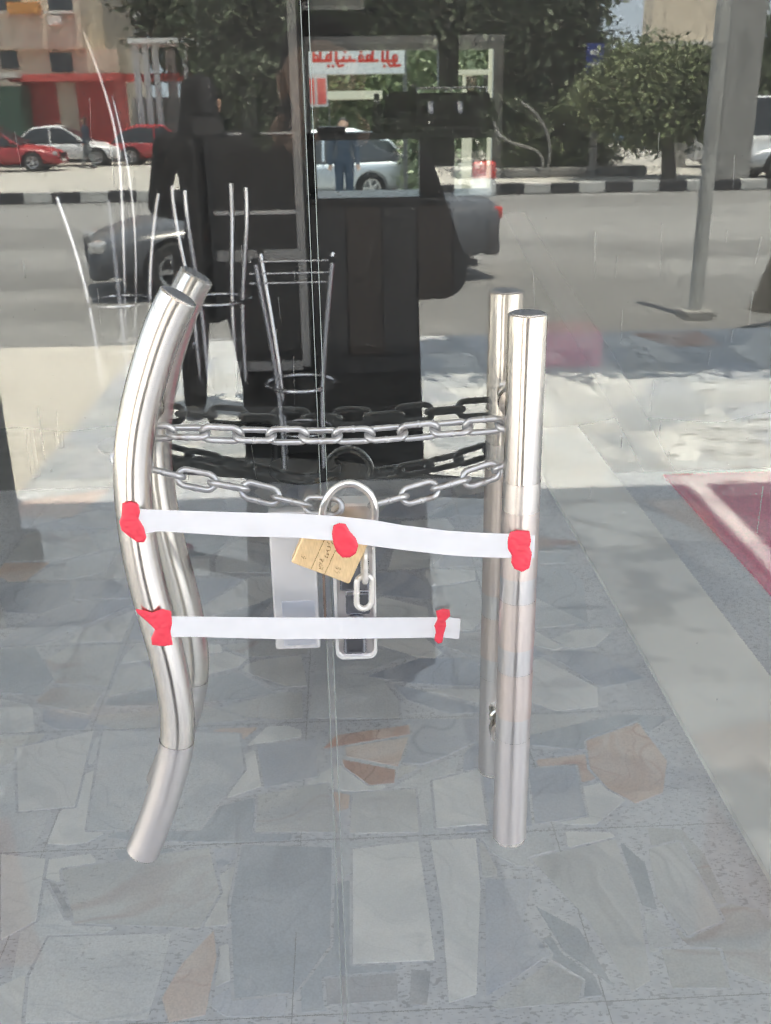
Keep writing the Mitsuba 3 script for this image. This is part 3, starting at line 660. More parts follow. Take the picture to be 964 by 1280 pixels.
put('worktop', rbox(cx0, cx1, FY, FY + .62, ctz - .035, ctz, .006), 'mat_black_gloss', ct)
for q in range(6):
    w_ = (cx1 - cx0) / 6; put('front_board', rbox(cx0 + q * w_ + .004, cx0 + (q + 1) * w_ - .004, FY + .012, FY + .029, .12, ctz - .05, .004), ['mat_char', 'mat_board'][q % 2], ct)
put('kick_plate', box(cx0, cx1, FY + .018, FY + .029, .003, .11), 'mat_char', ct)
sz0, sz1 = P(450, 174, FY + .5)[2], P(450, 165, FY + .5)[2]
put('upper_shelf', rbox(cx0, cx1 - .15, FY + .35, FY + .72, sz0, sz1, .005), 'mat_black_gloss', ct)
for px, w in ((389, .035), (545, .11)):
    q = P(px, 210, FY + .5)[0]; put('shelf_post', box(q - w, q + w, FY + .42, FY + .52, ctz, sz0), 'mat_black', ct)
em = thing('espresso_machine', 'black espresso machine on the upper shelf of the counter', 'coffee machine')
c = P(575, 150, FY + .5); SY = FY + .36
put('body', rbox(c[0] - .30, c[0] + .17, SY, SY + .34, sz1, sz1 + .22, .02), 'mat_black', em, smooth=30)
put('cup_rail', cat(*[bar((c[0] - .28, y, sz1 + .25), (c[0] + .15, y, sz1 + .25), .006) for y in (SY + .02, SY + .3)], *[bar((c[0] + x, y, sz1 + .2), (c[0] + x, y, sz1 + .25), .005) for x in (-.28, -.07, .15) for y in (SY + .02, SY + .3)]), 'mat_chrome', em, smooth=30)
for x in (-.2, -.02): put('brew_group', at(lathe([(0, 0), (.04, 0), (.045, .03), (.045, .07), (0, .07)], 20), (c[0] + x, SY - .04, sz1 + .1)), 'mat_lock_dark', em, smooth=30)
put('drip_tray', box(c[0] - .26, c[0] + .13, SY - .09, SY - .001, sz1 + .002, sz1 + .03), 'mat_char', em)
gd = thing('coffee_grinder', 'tall black coffee grinder in front of the rear window', 'grinder')
c = P(558, 130, FY + .55); put('body', rbox(c[0] - .06, c[0] + .06, FY + .40, FY + .55, sz1 + .251, sz1 + .56, .015), 'mat_black', gd); put('hopper', at(lathe([(.045, 0), (.05, .02), (.055, .06), (0, .065)], 24), (c[0], FY + .475, sz1 + .56)), 'mat_char', gd, smooth=30)
mo = thing('card_till', 'small black till with a tilted screen on the upper shelf', 'till')
c = P(500, 140, FY + .5)
put('screen', at(rbox(-.09, .09, -.015, .015, -.07, .07, .008), (c[0] + .02, FY + .45, sz1 + .16), rx=-.25), 'mat_black', mo); put('foot', rbox(c[0] - .06, c[0] + .08, FY + .40, FY + .56, sz1, sz1 + .09, .01), 'mat_black', mo)
bl = thing('blender_jar', 'slim black bottle with pale collar on the upper shelf', 'bottle')
c = P(471, 130, FY + .5); put('body', at(lathe([(0, 0), (.03, 0), (.032, .12), (.018, .16), (.016, .22), (0, .225)], 20), (c[0], FY + .5, sz1)), 'mat_char', bl, smooth=30); put('collar', at(lathe([(.017, .17), (.0195, .172), (.0195, .185), (.017, .187)], 20), (c[0], FY + .5, sz1)), 'mat_white', bl)
tr = solo('serving_tray', 'flat black serving tray at the left end of the upper shelf', 'tray', rbox(P(396, 160, FY + .5)[0], P(432, 160, FY + .5)[0], FY + .38, FY + .62, sz1, sz1 + .035, .01), 'mat_black_gloss')
for px, hh, nm, lab in ((252, .34, 'storage_box', 'black storage box on the dark refrigerator ledge, left'),):
    pass
for i, (px, hh, rr_, m, lab) in enumerate([(486, .20, .035, 'mat_char', 'short dark jar on the upper shelf beside the slim bottle'), (520, .26, .03, 'mat_black', 'tall dark bottle on the upper shelf, left of the espresso machine'), (609, .30, .032, 'mat_black', 'dark bottle at the right end of the upper shelf'), (617, .17, .04, 'mat_char', 'squat dark jar at the right end of the upper shelf')]):
    c = P(px, 150, FY + .5); t = thing('shelf_jar' if rr_ > .034 else 'shelf_bottle', lab, 'jar' if rr_ > .034 else 'bottle')
    yb = FY + (.66 if 500 < px < 540 else .60); put('body', at(lathe([(0, 0), (rr_, 0), (rr_, hh * .6), (rr_ * .45, hh * .78), (rr_ * .45, hh), (0, hh)], 18), (c[0], yb, sz1)), m, t, smooth=30); put('cap', at(lathe([(0, hh + .001), (rr_ * .5, hh + .001), (rr_ * .5, hh + .02), (0, hh + .02)], 16), (c[0], yb, sz1)), 'mat_frame_pale', t)
cps = thing('cup_stack', 'stack of pale cups on top of the espresso machine', 'cups'); c = P(590, 120, FY + .5)
for q in range(3): put('cup', at(lathe([(0, 0), (.026, 0), (.036, .05), (.033, .05), (.024, .004), (0, .004)], 18), (c[0], SY + .17, sz1 + .2205 + .022 * q)), 'mat_cream', cps, smooth=30)
# things on a dark side counter at the left
sc_ = thing('side_counter', 'dark side counter on the left of the refrigerator', 'counter')
s0, s1 = P(246, 300, 5.0)[0], fx0 - .02
put('body', box(s0, s1, 5.1, 5.7, .001, P(270, 172, 5.1)[2] - .04), 'mat_black', sc_); put('worktop', rbox(s0 - .02, s1, 5.06, 5.72, P(270, 172, 5.1)[2] - .04, P(270, 172, 5.1)[2], .005), 'mat_black_gloss', sc_)
zt = P(270, 172, 5.1)[2]
for px, w, h, m, lab in ((262, .10, .12, 'mat_char', 'small dark grey appliance on the side counter'), ):
    ap = thing('juicer', lab, 'appliance'); c = P(px, 150, 5.3)
    put('base', rbox(c[0] - w, c[0] + w, 5.2, 5.42, zt, zt + h, .02), m, ap, smooth=30); put('jug', at(lathe([(.05, 0), (.06, .02), (.075, .20), (0, .21)], 24), (c[0], 5.31, zt + h)), 'mat_char', ap, smooth=30)
mb = solo('monitor_back', 'small dark screen standing on the side counter', 'screen', rbox(P(300, 120, 5.3)[0], P(322, 120, 5.3)[0], 5.25, 5.35, zt, zt + .28, .01), 'mat_char')
lp = thing('tube_lamp', 'unlit ceiling tube lamp near the top edge above the rear window', 'lamp')
a, b = P(365, 12, 6.0), P(455, 7, 6.0); put('housing', box(a[0], b[0], 5.98, 6.05, a[2], a[2] + .045), 'mat_frame_pale', lp); put('tube', bar((a[0] + .03, 5.95, a[2] + .01), (b[0] - .03, 5.95, a[2] + .01), .014), 'mat_white', lp, smooth=30)
for x in (a[0] + .1, b[0] - .1): put('hanger', bar((x, 6.01, a[2] + .045), (x, 6.01, 2.951), .004), 'mat_char', lp)
hb = thing('blind_box', 'pale aluminium roller blind box along the top of the rear window', 'blind box')
a, b = P(380, 56, 6.5), P(632, 48, 6.5); put('box', rbox(a[0], b[0], 6.50, 6.595, wz1 - .01, wz1 + .035, .008), 'mat_white', hb)

# ------------------------------------------------------------------ generic builders: people, cars, trees
def capsules(chains):
    parts = []
    for ch in chains:
        for (a, ra), (b, rb) in zip(ch[:-1], ch[1:]):
            sa = m3.Manifold.sphere(ra, 14).translate(list(map(float, a))); sb_ = m3.Manifold.sphere(rb, 14).translate(list(map(float, b)))
            parts.append(m3.Manifold.batch_hull([sa, sb_]))
    u = parts[0]
    for q in parts[1:]: u = u + q
    return u
def smooth_body(u, L=.03, it=8):
    m = tm(u.refine_to_length(L)); m.merge_vertices()
    trimesh.smoothing.filter_taubin(m, iterations=it); return m
def person(name, label, loc, rz, s=1.0, pose=None, coat=None, trousers='mat_cloth_black', top='mat_cloth_black', robe=False, hair='short', group=None):
    p = {'pelvis': (0, 0, .95), 'waist': (0, 0, 1.10), 'chest': (0, .0, 1.30), 'neck': (0, 0, 1.47), 'head': (0, .02, 1.60)}
    for sd, n in ((-1, 'l'), (1, 'r')):
        p.update({f'sh{n}': (sd * .185, 0, 1.41), f'el{n}': (sd * .25, -.02, 1.13), f'wr{n}': (sd * .27, .06, .89), f'hip{n}': (sd * .095, 0, .92), f'kn{n}': (sd * .10, .02, .50), f'an{n}': (sd * .105, -.01, .09), f'to{n}': (sd * .12, .15, .035)})
    p.update(pose or {})
    p = {k: np.array(v, float) * s for k, v in p.items()}
    t = thing(name, label, 'person', group)
    def arms(e): return [[(p[f'sh{n}'], (.052 + e) * s), (p[f'el{n}'], (.042 + e) * s), (p[f'wr{n}'], (.030 + e * .8) * s)] for n in 'lr']
    def legs(e, end='an'): return [[(p[f'hip{n}'], (.085 + e) * s), (p[f'kn{n}'], (.057 + e) * s), (p[f'an{n}'], (.040 + e) * s)] for n in 'lr']
    def torso(e): return [[(p['pelvis'], (.115 + e) * s), (p['waist'], (.108 + e) * s), (p['chest'], (.125 + e) * s)], [(p['shl'], (.055 + e) * s), (p['chest'] + [0, 0, .07 * s], (.075 + e) * s), (p['shr'], (.055 + e) * s)], [(p['hipl'], (.085 + e) * s), (p['hipr'], (.085 + e) * s)], [(p['chest'], (.10 + e) * s), (p['shl'], (.05 + e) * s)], [(p['chest'], (.10 + e) * s), (p['shr'], (.05 + e) * s)]]
    hd = p['head']
    head = [[(hd + np.array([0, -.015, .03]) * s, .088 * s), (hd + np.array([0, .02, -.03]) * s, .072 * s), (hd + np.array([0, .045, -.085]) * s, .042 * s)], [(p['neck'] - [0, 0, .05 * s], .055 * s), (hd + np.array([0, -.01, -.06]) * s, .050 * s)],
            [(hd + np.array([0, .085, .005]) * s, .010 * s), (hd + np.array([0, .108, -.03]) * s, .014 * s)], [(hd + np.array([-.088, 0, .01]) * s, .014 * s), (hd + np.array([-.086, -.005, -.03]) * s, .012 * s)], [(hd + np.array([.088, 0, .01]) * s, .014 * s), (hd + np.array([.086, -.005, -.03]) * s, .012 * s)]]
    hands = []
    for sd, n in ((-1, 'l'), (1, 'r')):
        w, e = p[f'wr{n}'], p[f'el{n}']; d = (w - e) / np.linalg.norm(w - e)
        side = np.cross(d, [0, 1.0, 0]); side = side / (np.linalg.norm(side) + 1e-9); nrm = np.cross(side, d)
        k = w + d * .085 * s
        hands.append([(w, .026 * s), (w + d * .05 * s, .030 * s), (k, .026 * s)])
        for q, (o, L) in enumerate(((-.030, .062), (-.010, .074), (.010, .070), (.029, .054))):
            b0 = k + side * o * s; b1 = b0 + (d * .8 + nrm * .35 * 1) * L * .5 * s; b2 = b1 + (d * .5 + nrm * .8) * L * .5 * s
            hands.append([(b0, .010 * s), (b1, .009 * s), (b2, .0075 * s)])
        b0 = w + d * .03 * s - side * .028 * s * sd; b1 = b0 + (d * .6 - side * .7 * sd + nrm * .2) * .04 * s; hands.append([(w + d * .02 * s, .016 * s), (b0, .013 * s), (b1, .010 * s), (b1 + d * .028 * s, .0085 * s)])
    body = smooth_body(capsules(torso(0) + arms(0) + legs(0) + head + hands + [[(p['anl'], .04 * s), (p['tol'], .030 * s)], [(p['anr'], .04 * s), (p['tor'], .030 * s)]]), .025 * s, 5)
    L = lambda m: at(m, loc, rz)
    put('body', L(body), 'mat_skin', t, smooth=True)
    if robe:
        hem = .12 * s
        rb = []
        for q in np.linspace(0, 1, 14):
            zz_ = 1.46 * s + (hem - 1.46 * s) * q
            wx = np.interp(q, [0, .05, .12, .35, .55, 1], [.07, .16, .215, .22, .225, .25]) * s; wy = np.interp(q, [0, .05, .12, .35, .6, 1], [.07, .10, .135, .135, .15, .19]) * s
            an = np.arange(36) * 2 * np.pi / 36; fold = 1 + .05 * q * np.sin(an * 7 + 1) + .03 * q * np.sin(an * 11)
            rb.append(np.c_[wx * np.cos(an) * fold, wy * np.sin(an) * fold, np.full(36, zz_)])
        put('robe', L(loft(rb)), top, t, smooth=40)
        put('sleeves', L(smooth_body(capsules(arms(.024)), .03, 4)), top, t, smooth=True)
    else:
        put('jacket', L(smooth_body(capsules(torso(.016) + arms(.016)), .03, 5)), top, t, smooth=True)
        put('trousers', L(smooth_body(capsules(legs(.022) + [[(p['hipl'], .10 * s), (p['hipr'], .10 * s)], [(p['pelvis'], .128 * s), (p['pelvis'] - [0, 0, .03 * s], .126 * s)]]), .03, 5)), trousers, t, smooth=True)
    for n in 'lr':
        put('shoe', L(smooth_body(capsules([[(p[f'an{n}'] - [0, .03 * s, .035 * s], .045 * s), (p[f'to{n}'] + [0, 0, .012 * s], .042 * s)]]), .03, 3)), 'mat_black', t, smooth=True)
    hc = capsules([[(hd + np.array([0, -.03, .045]) * s, .094 * s), (hd + np.array([0, -.045, 0]) * s, .085 * s)]] + ([[(hd + np.array([0, -.05, 0]) * s, .09 * s), (p['chest'] + np.array([0, -.06, .08]) * s, .13 * s)]] if hair == 'scarf' else []))
    put('headscarf' if hair == 'scarf' else 'hair', L(smooth_body(hc, .03, 3)), 'mat_cloth_black' if hair == 'scarf' else 'mat_hair', t, smooth=True)
    return t

def car(name, label, loc, rz, paint, L=4.5, W=1.74, H=1.45, kind='sedan', group=None, parts=True):
    """a car along +x with its own body, cabin, wheels and lights"""
    t = thing(name, label, 'car', group)
    h = L / 2; put_ = lambda n, m, mt, par=t, sm=30: put(n, at(m, loc, rz), mt, par, smooth=sm)
    belt = .62 * H
    def ring(x, hw, z0, z1, rr=.12, k=28):
        a = np.linspace(0, 2 * np.pi, k, endpoint=False); e = 3.6
        c, s_ = np.cos(a), np.sin(a)
        return np.c_[np.full(k, x), hw * np.sign(c) * abs(c) ** (2 / e), (z0 + z1) / 2 + (z1 - z0) / 2 * np.sign(s_) * abs(s_) ** (2 / e)]
    if kind == 'van':
        sec = [(-h, .42, .35, .95), (-h + .04, .47, .25, 1.02), (-.9 * h, .5, .22, 1.05), (0, .5, .20, 1.04), (.75 * h, .5, .22, 1.0), (.93 * h, .48, .25, .9), (h, .42, .33, .7)]
        cab = [(-h + .05, .47), (-h + .14, .98), (.55 * h, 1.0), (.80 * h, .80), (.93 * h, .47)]
        belt = .95
    elif kind == 'hatch':
        sec = [(-h, .40, .40, belt * .9), (-h + .06, .47, .27, belt * 1.02), (-.8 * h, .5, .2, belt * 1.04), (0, .5, .19, belt * 1.0), (.45 * h, .5, .2, belt * .98), (.8 * h, .485, .21, belt * .86), (.95 * h, .44, .25, belt * .72), (h, .36, .33, belt * .58)]
        cab = [(-h + .05, .45), (-.80 * h, .86), (-.45 * h, 1.0), (.05 * h, .98), (.52 * h, .45)]
    else:
        sec = [(-h, .40, .42, belt * .96), (-h + .05, .46, .30, belt * 1.03), (-.85 * h, .49, .22, belt * 1.06), (-.3 * h, .5, .19, belt * 1.02), (.4 * h, .5, .2, belt * .99), (.75 * h, .49, .2, belt * .90), (.93 * h, .45, .24, belt * .76), (h, .38, .32, belt * .62)]
        cab = [(-.72 * h, .5), (-.42 * h, .95), (-.1 * h, 1.0), (.08 * h, .97), (.46 * h, .48)]
    if kind != 'van': pass
    b = loft([ring(x, w * W, z0, z1) for x, w, z0, z1 in sec])
    bm_ = m3.Manifold(m3.Mesh(np.asarray(b.vertices, np.float32), np.asarray(b.faces, np.uint32)))
    WRd = .315 if kind != 'van' else .32; wxs = (-.60 * h, .62 * h)
    for x in wxs:
        cyl = m3.Manifold.cylinder(W * 1.2, WRd + .055, WRd + .055, 36, True).rotate([90, 0, 0]).translate([x, 0, WRd])
        inner = m3.Manifold.cube([2, W - .5, 2], True).translate([x, 0, WRd])
        bm_ = bm_ - (cyl - inner)
    put_('body', tm(bm_), paint)
    # cabin: glass volume, roof shell, pillars
    def cring(x, zf):
        z1 = zf * H if zf > .6 else belt * (zf / .47); w0, w1 = W * .46, W * .46 - .17 * max(0, (zf - .5)) / .5
        return np.array([[x, -w0, belt * .93], [x, -w1, z1 - .05], [x, -w1 + .09, z1], [x, w1 - .09, z1], [x, w1, z1 - .05], [x, w0, belt * .93]])
    gl = trimesh.convex.convex_hull(np.vstack([cring(x, z_) for x, z_ in cab])); put_('windows', gl, 'mat_window_dark', sm=12)
    hi = [(x, z_) for x, z_ in cab if z_ > .8]
    roof = trimesh.convex.convex_hull(np.vstack([cring(x, z_)[1:5] + [0, 0, .012] for x, z_ in hi] + [cring(x, z_)[1:5] * [1, 1.0, 1] - [0, 0, .03] for x, z_ in hi])); rf = put_('roof', roof, paint, sm=12)
    pil = []
    for sd in (1, 5):
        pass
    def pt(i, k): return cring(*cab[i])[k] 
    for k_lo, k_hi, sg in ((0, 1, -1), (5, 4, 1)):
        ends = [(pt(0, k_lo), pt(1, k_hi)), (pt(len(cab) - 1, k_lo), pt(len(cab) - 2, k_hi))]
        xm = -.12 * h; ends.append((np.array([xm, sg * W * .462, belt * .93]), np.array([xm - .03, sg * (W * .46 - .16), H - .05])))
        for a_, b_ in ends: pil.append(tube([a_ + [0, sg * .004, 0], b_ + [0, sg * .004, 0]], .032, 8))
    put_('pillars', cat(*pil), paint)
    for x in wxs:
        for sg in (-1, 1):
            ty = trimesh.creation.revolve(np.array([[.20, -.09], [WRd - .03, -.095], [WRd, -.07], [WRd, .07], [WRd - .03, .095], [.20, .09], [.20, -.09]]), sections=28)
            y = sg * (W / 2 - .12); q = lambda m: at(at(m, rx=math.pi / 2), (x, y, WRd))
            wk = put_('wheel', q(ty), 'mat_rubber')
            rim = [trimesh.creation.revolve(np.array([[.17, -.06], [.205, -.07], [.205, .07], [.17, .06], [.17, -.06]]), sections=24)]
            for k in range(5):
                a_ = k * 2 * math.pi / 5; rim.append(at(box(.03, .185, -.025, .025, -.075, -.05), rz=a_)); rim.append(at(box(.03, .185, -.025, .025, .05, .075), rz=a_))
            rim.append(trimesh.creation.cylinder(.05, .15, sections=16)); put_('rim', q(cat(*rim)), 'mat_rim', wk)
    for sg in (-1, 1):
        put_('headlight', at(rbox(-.10, .08, -.17, .17, -.06, .06, .03), (h - .13, sg * W * .335, belt * .66), rz=-sg * .35), 'mat_head_lamp')
        put_('tail_light', at(rbox(-.05, .07, -.16, .16, -.07, .07, .03), (-h + .05, sg * W * .34, belt * .86), rz=sg * .2), 'mat_tail_lamp')
        put_('mirror', rbox(.33 * h, .33 * h + .10, sg * W * .49 - .07 + sg * .06, sg * W * .49 + .07 + sg * .06, belt * 1.0, belt * 1.0 + .11, .03), paint)
        for x in (-.42 * h, .02 * h): put_('door_handle', rbox(x, x + .16, sg * W * .5 - .012, sg * W * .5 + .012, belt * .88, belt * .88 + .025, .008), 'mat_rim')
    put_('bumper', rbox(h - .22, h + .015, -W * .40, W * .40, .24, .42, .06), paint); put_('bumper', rbox(-h - .02, -h + .2, -W * .42, W * .42, .28, .48, .06), paint)
    put_('grille', cat(*[rbox(h - .12, h + .014, -W * .24, W * .24, .40 + .055 * q, .435 + .055 * q, .012) for q in range(4)]), 'mat_car_trim')
    put_('number_plate', rbox(h - .02, h + .024, -.24, .24, .30, .40, .008), 'mat_white'); put_('number_plate', rbox(-h - .03, -h + .02, -.24, .24, .52, .62, .008), 'mat_white')
    put_('underbody', box(-h * .88, h * .85, -W * .42, W * .42, .17, .24), 'mat_car_trim')
    return t

def leaves(centers, per, spread, size, r):
    per, size = int(per * 2.0), size * .62
    n = len(centers) * per
    c = np.repeat(centers, per, 0) + r.normal(size=(n, 3)) * spread
    a = r.normal(size=(n, 3)); a /= np.linalg.norm(a, axis=1, keepdims=True); b = np.cross(a, r.normal(size=(n, 3))); b /= np.linalg.norm(b, axis=1, keepdims=True)
    s = (size * r.uniform(.6, 1.4, n))[:, None]
    v = np.stack([c - a * s, c + b * s * .5, c + a * s, c - b * s * .5], 1).reshape(-1, 3); i = np.arange(n)[:, None] * 4
    return trimesh.Trimesh(v, np.vstack([i + [0, 1, 2], i + [0, 2, 3]]), process=False)
def tree(name, label, base, trunk_h, trunk_r, cc, cr, seed, n=150, per=34, size=.16, leaf='mat_leaf_mid', group=None, hollow=.45, spread=.3, fork=None):
    r = np.random.default_rng(seed); t = thing(name, label, 'tree', group); base = np.array(base, float); cc = np.array(cc, float); cr = np.array(cr, float)
    d = r.normal(size=(n, 3)); d /= np.linalg.norm(d, axis=1, keepdims=True)
    q = d * (hollow + (1 - hollow) * r.uniform(size=(n, 1)) ** .6) * (.75 + .5 * meshkit.noise(d * 1.7 + seed)[:, None])
    cs = cc + q * cr
    fork = np.array(fork) if fork is not None else np.array([base[0] * .6 + cc[0] * .4, base[1] * .6 + cc[1] * .4, base[2] + trunk_h])
    ms = [tube(spline([base - [0, 0, .1], base + (fork - base) * .5 + r.normal(size=3) * [.05, .05, 0], fork], 10), np.linspace(trunk_r * 1.25, trunk_r * .75, 10), 12)]
    for k in r.choice(n, 14, replace=False):
        ms.append(tube(spline([fork - [0, 0, .15], fork + (cs[k] - fork) * .5 + r.normal(size=3) * .12 * cr.mean() * .5, cs[k]], 8), np.linspace(trunk_r * .55, trunk_r * .1, 8), 7))
    put('trunk', cat(*ms), 'mat_bark', t, smooth=40)
    put('crown', leaves(cs, per, spread, size, r), leaf, t)
    return t

# ------------------------------------------------------------------ people by the door (mirrored in the glass)
ph_s = 1.0
pose = {'ell': (-.27, .10, 1.16), 'wrl': (-.075, .24, 1.45), 'elr': (.265, .08, 1.20), 'wrr': (.075, .24, 1.45), 'head': (0, .0, 1.62), 'kn' + 'l': (-.1, .03, .5)}
photog = person('person', 'person in a long black robe holding up a phone, mirrored in the door glass', (-.035, -1.46, 0), 0.0, 1.0, pose, robe=True, hair='scarf')
ph = thing('phone', 'dark phone held up in front of the face of the mirrored person', 'phone')
put('case', at(rbox(-.037, .037, -.004, .004, -.078, .078, .0035), (0, -1.072, 1.515), rx=-.35), 'mat_black_gloss', ph)
put('lens', at(at(lathe([(0, 0), (.006, 0), (.006, .002), (0, .002)], 16), rx=math.pi / 2), (-.022, -1.0925 + .0, 1.575)), 'mat_chrome', ph)
bag = thing('shoulder_bag', 'brown shoulder bag at the right hip of the mirrored person', 'bag')
put('bag', rbox(.10, .262, -1.50, -1.34, 1.13, 1.34, .06), 'mat_cloth_brown', bag, smooth=40)
put('strap', tube(spline([(.24, -1.42, 1.34), (.20, -1.40, 1.40), (.12, -1.44, 1.455), (.06, -1.53, 1.40)], 20), .010, 8), 'mat_cloth_brown', bag, smooth=True)
g = RG(280, 522)
pose2 = {'hipl': (-.10, 0, .86), 'hipr': (.10, 0, .86), 'knl': (-.15, .02, .46), 'knr': (.13, .02, .46), 'anl': (-.19, 0, .09), 'anr': (.15, 0, .09), 'tol': (-.22, .15, .035), 'tor': (.17, .16, .035), 'ell': (-.27, .06, 1.12), 'wrl': (-.13, .22, 1.02), 'elr': (.27, .06, 1.12), 'wrr': (.1, .22, 1.05)}
comp = person('person', 'person in loose dark clothes standing on the sunlit pavement, mirrored left of the first', (g[0], g[1], 0), math.pi + .1, 1.0, pose2, hair='scarf')

# ------------------------------------------------------------------ street furniture and columns
q = RG(868, 397, -.35)
po = thing('canopy_post', 'thin pale metal post at the edge of the pavement on the right', 'post')
put('shaft', bar((q[0], q[1], -.30), (q[0], q[1], 4.2), .066, 24), 'mat_column_paint', po, smooth=30); put('base_plate', rbox(q[0] - .14, q[0] + .14, q[1] - .14, q[1] + .14, -.352, -.27, .01), 'mat_concrete_dark', po)
b = RP(20, 600, 2.5)
lc_ = thing('porch_column', 'grey concrete porch column at the left edge with a rough base', 'column')
put('shaft', rbox(b[0] - .5, b[0], -2.5, -2.1, .12, 3.59, .02), 'mat_concrete_dark', lc_); put('plinth', rbox(b[0] - .55, b[0] + .05, -2.55, -2.05, -.005, .12, .02), 'mat_concrete_dark', lc_)
q = RP(914, 130, 25.0); q2 = RP(935, 130, 25.0)
cl = thing('concrete_pillar', 'square grey concrete pillar standing at the far painted kerb', 'pillar')
put('shaft', box(RP(894, 200, 24.9)[0], RP(935, 200, 24.9)[0], -25.3, -24.7, -.17, 5.2), 'mat_concrete_dark', cl); put('cap', rbox(RP(894, 200, 24.9)[0] - .12, RP(935, 200, 24.9)[0] + .12, -25.42, -24.58, 5.2, 5.4, .03), 'mat_concrete_dark', cl)
g = RG(955, 390, -.35); tree('street_tree', 'street tree with thick dark trunk at the right edge shading the pavement', (g[0] + .05, g[1] - .1, -.36), 2.8, .15, (2.7, -5.0, 4.4), (2.5, .60, .45), 11, 380, 30, .11, 'mat_leaf_mid', spread=.17, fork=(g[0] + .8, -8.2, 2.9))

# cars
a, b = RG(118, 372, -.35), RG(613, 368, -.35)
car('parked_car', 'dark grey sedan parked on the road behind the mirrored people', ((a[0] + b[0]) / 2, -11.5, -.35), math.pi - .26, 'mat_car_dark', 4.75, 1.78, 1.45)
g = RG(30, 216, -.2); car('parked_car', 'dark red sedan beyond the kerb at the left edge', (g[0] - 1.0, g[1] - .6, -.17), 0.0, 'mat_car_red', 4.5, 1.75, 1.45, group=None)
g2 = RG(60, 210, -.17); car('parked_car', 'white sedan half hidden behind the dark red sedan', (g[0] + .45, g[1] - 4.0, -.17), 0.0, 'mat_car_white', 4.5, 1.75, 1.45)
g = RG(205, 206, -.17); car('parked_car', 'bright red hatchback parked in front of the dark shops', (g[0], g[1] - .8, -.17), 0.05, 'mat_car_red', 3.9, 1.7, 1.42, 'hatch')
g = RG(770, 184, -.17); car('parked_car', 'small blue car parked in shade under the trees', (g[0], g[1], -.17), .4, 'mat_car_blue', 4.0, 1.7, 1.45, 'hatch')
g = RG(952, 226, -.17); car('parked_car', 'silver sedan parked at the right edge beyond the kerb', (g[0] + 1.9, g[1] - 1.2, -.17), math.pi, 'mat_car_silver', 4.4, 1.74, 1.45)
car('parked_van', 'white van parked behind the silver sedan at the right edge', (g[0] + 2.6, g[1] - 6.6, -.17), math.pi, 'mat_car_white', 4.7, 1.85, 2.0, 'van')
g = RG(112, 211, -.17); person('person', 'pedestrian in grey clothes walking past the red shop', (g[0], g[1], -.17), 1.5, 1.0, {'anl': (-.10, .22, .09), 'anr': (.10, -.22, .10), 'knl': (-.1, .12, .5), 'knr': (.1, -.08, .5), 'tol': (-.1, .36, .05), 'tor': (.1, -.08, .035)}, trousers='mat_cloth_grey', top='mat_cloth_navy')

# buildings over the road (mirrored)
def rect_part(name, m, parent, px0, py0, px1, py1, Y, depth=.1, out=.02):
    a, b = RP(px0, py0, Y), RP(px1, py1, Y); return put(name, box(a[0], b[0], -Y + out, -Y + out - depth, b[2], a[2]), m, parent)
B1 = thing('apartment_house', 'beige apartment house with an orange awning above the red shop', 'building'); Y = 47.0
a, b = RP(104, 60, Y), RP(104, 215, Y)
put('ground_floor', box(-30, RP(152, 150, Y)[0], -Y - 8, -Y - .6, -.2, a[2]), 'mat_plaster_beige', B1)
put('upper_floor', box(-30, a[0], -Y - 8, -Y, a[2], a[2] + 8), 'mat_plaster_beige', B1)
wf = rect_part('window', 'mat_window_dark', B1, 62, 66, 92, 90, Y + .6, .1, .05)
rect_part('awning', 'mat_orange', B1, 12, 4, 52, 17, Y, .5, .5)
for x in (-6, 58): w = rect_part('window', 'mat_window_dark', B1, x, -14, x + 34, 14, Y, .1, .03); rect_part('sill', 'mat_plaster_white', w, x - 2, 14, x + 36, 17, Y, .3, .25)
rect_part('air_conditioner', 'mat_plaster_white', B1, 62, 20, 80, 31, Y, .4, .4)
rect_part('window', 'mat_window_dark', B1, 0, 64, 24, 86, Y + .6, .1, .05)
B2 = thing('red_shop', 'low red shop front with a dark red awning', 'building'); Y = 43.5
rect_part('front', 'mat_red_paint', B2, 26, 100, 150, 190, Y, 2.8, 0); rect_part('awning', 'mat_red_paint', B2, 20, 94, 158, 101, Y, 1.2, 1.1); rect_part('door', 'mat_plaster_beige', B2, 70, 102, 104, 190, Y, .1, .03)
rect_part('fascia', 'mat_red_paint', B2, 158, 92, 255, 101, Y, .3, 0)
B3 = thing('stall', 'dark green market stall at the far left edge', 'stall'); Y = 42.0
rect_part('front', 'mat_green_stall', B3, -40, 108, 34, 190, Y, 1.6, 0); rect_part('roof', 'mat_plaster_white', B3, -44, 92, 24, 97, Y, 2.2, .4)
B4 = thing('grey_building', 'plain grey building with vertical pipes beside the beige house', 'building'); Y = 52.0
rect_part('wall', 'mat_plaster_grey', B4, 100, -160, 158, 195, Y, 8, 0)
for x in (134, 148): rect_part('pipe', 'mat_concrete_dark', B4, x, -160, x + 4, 190, Y, .2, .25)
rect_part('upper_band', 'mat_concrete_dark', B4, 100, -160, 158, 19, Y, .1, .05)
B5 = thing('kiosk', 'pale kiosk with white posts and flat roof in front of trees', 'kiosk'); Y = 42.5
rect_part('roof', 'mat_white', B5, 163, 49, 244, 54, Y, 2.5, .6); 
for x in (172, 184, 196, 232): rect_part('post', 'mat_white', B5, x, 55, x + 5, 190, Y, .15, 0)
rect_part('wall', 'mat_plaster_grey', B5, 206, 62, 228, 190, Y + 1, .2, 0); rect_part('counter', 'mat_concrete_dark', B5, 164, 122, 250, 192, Y + .6, .5, 0)
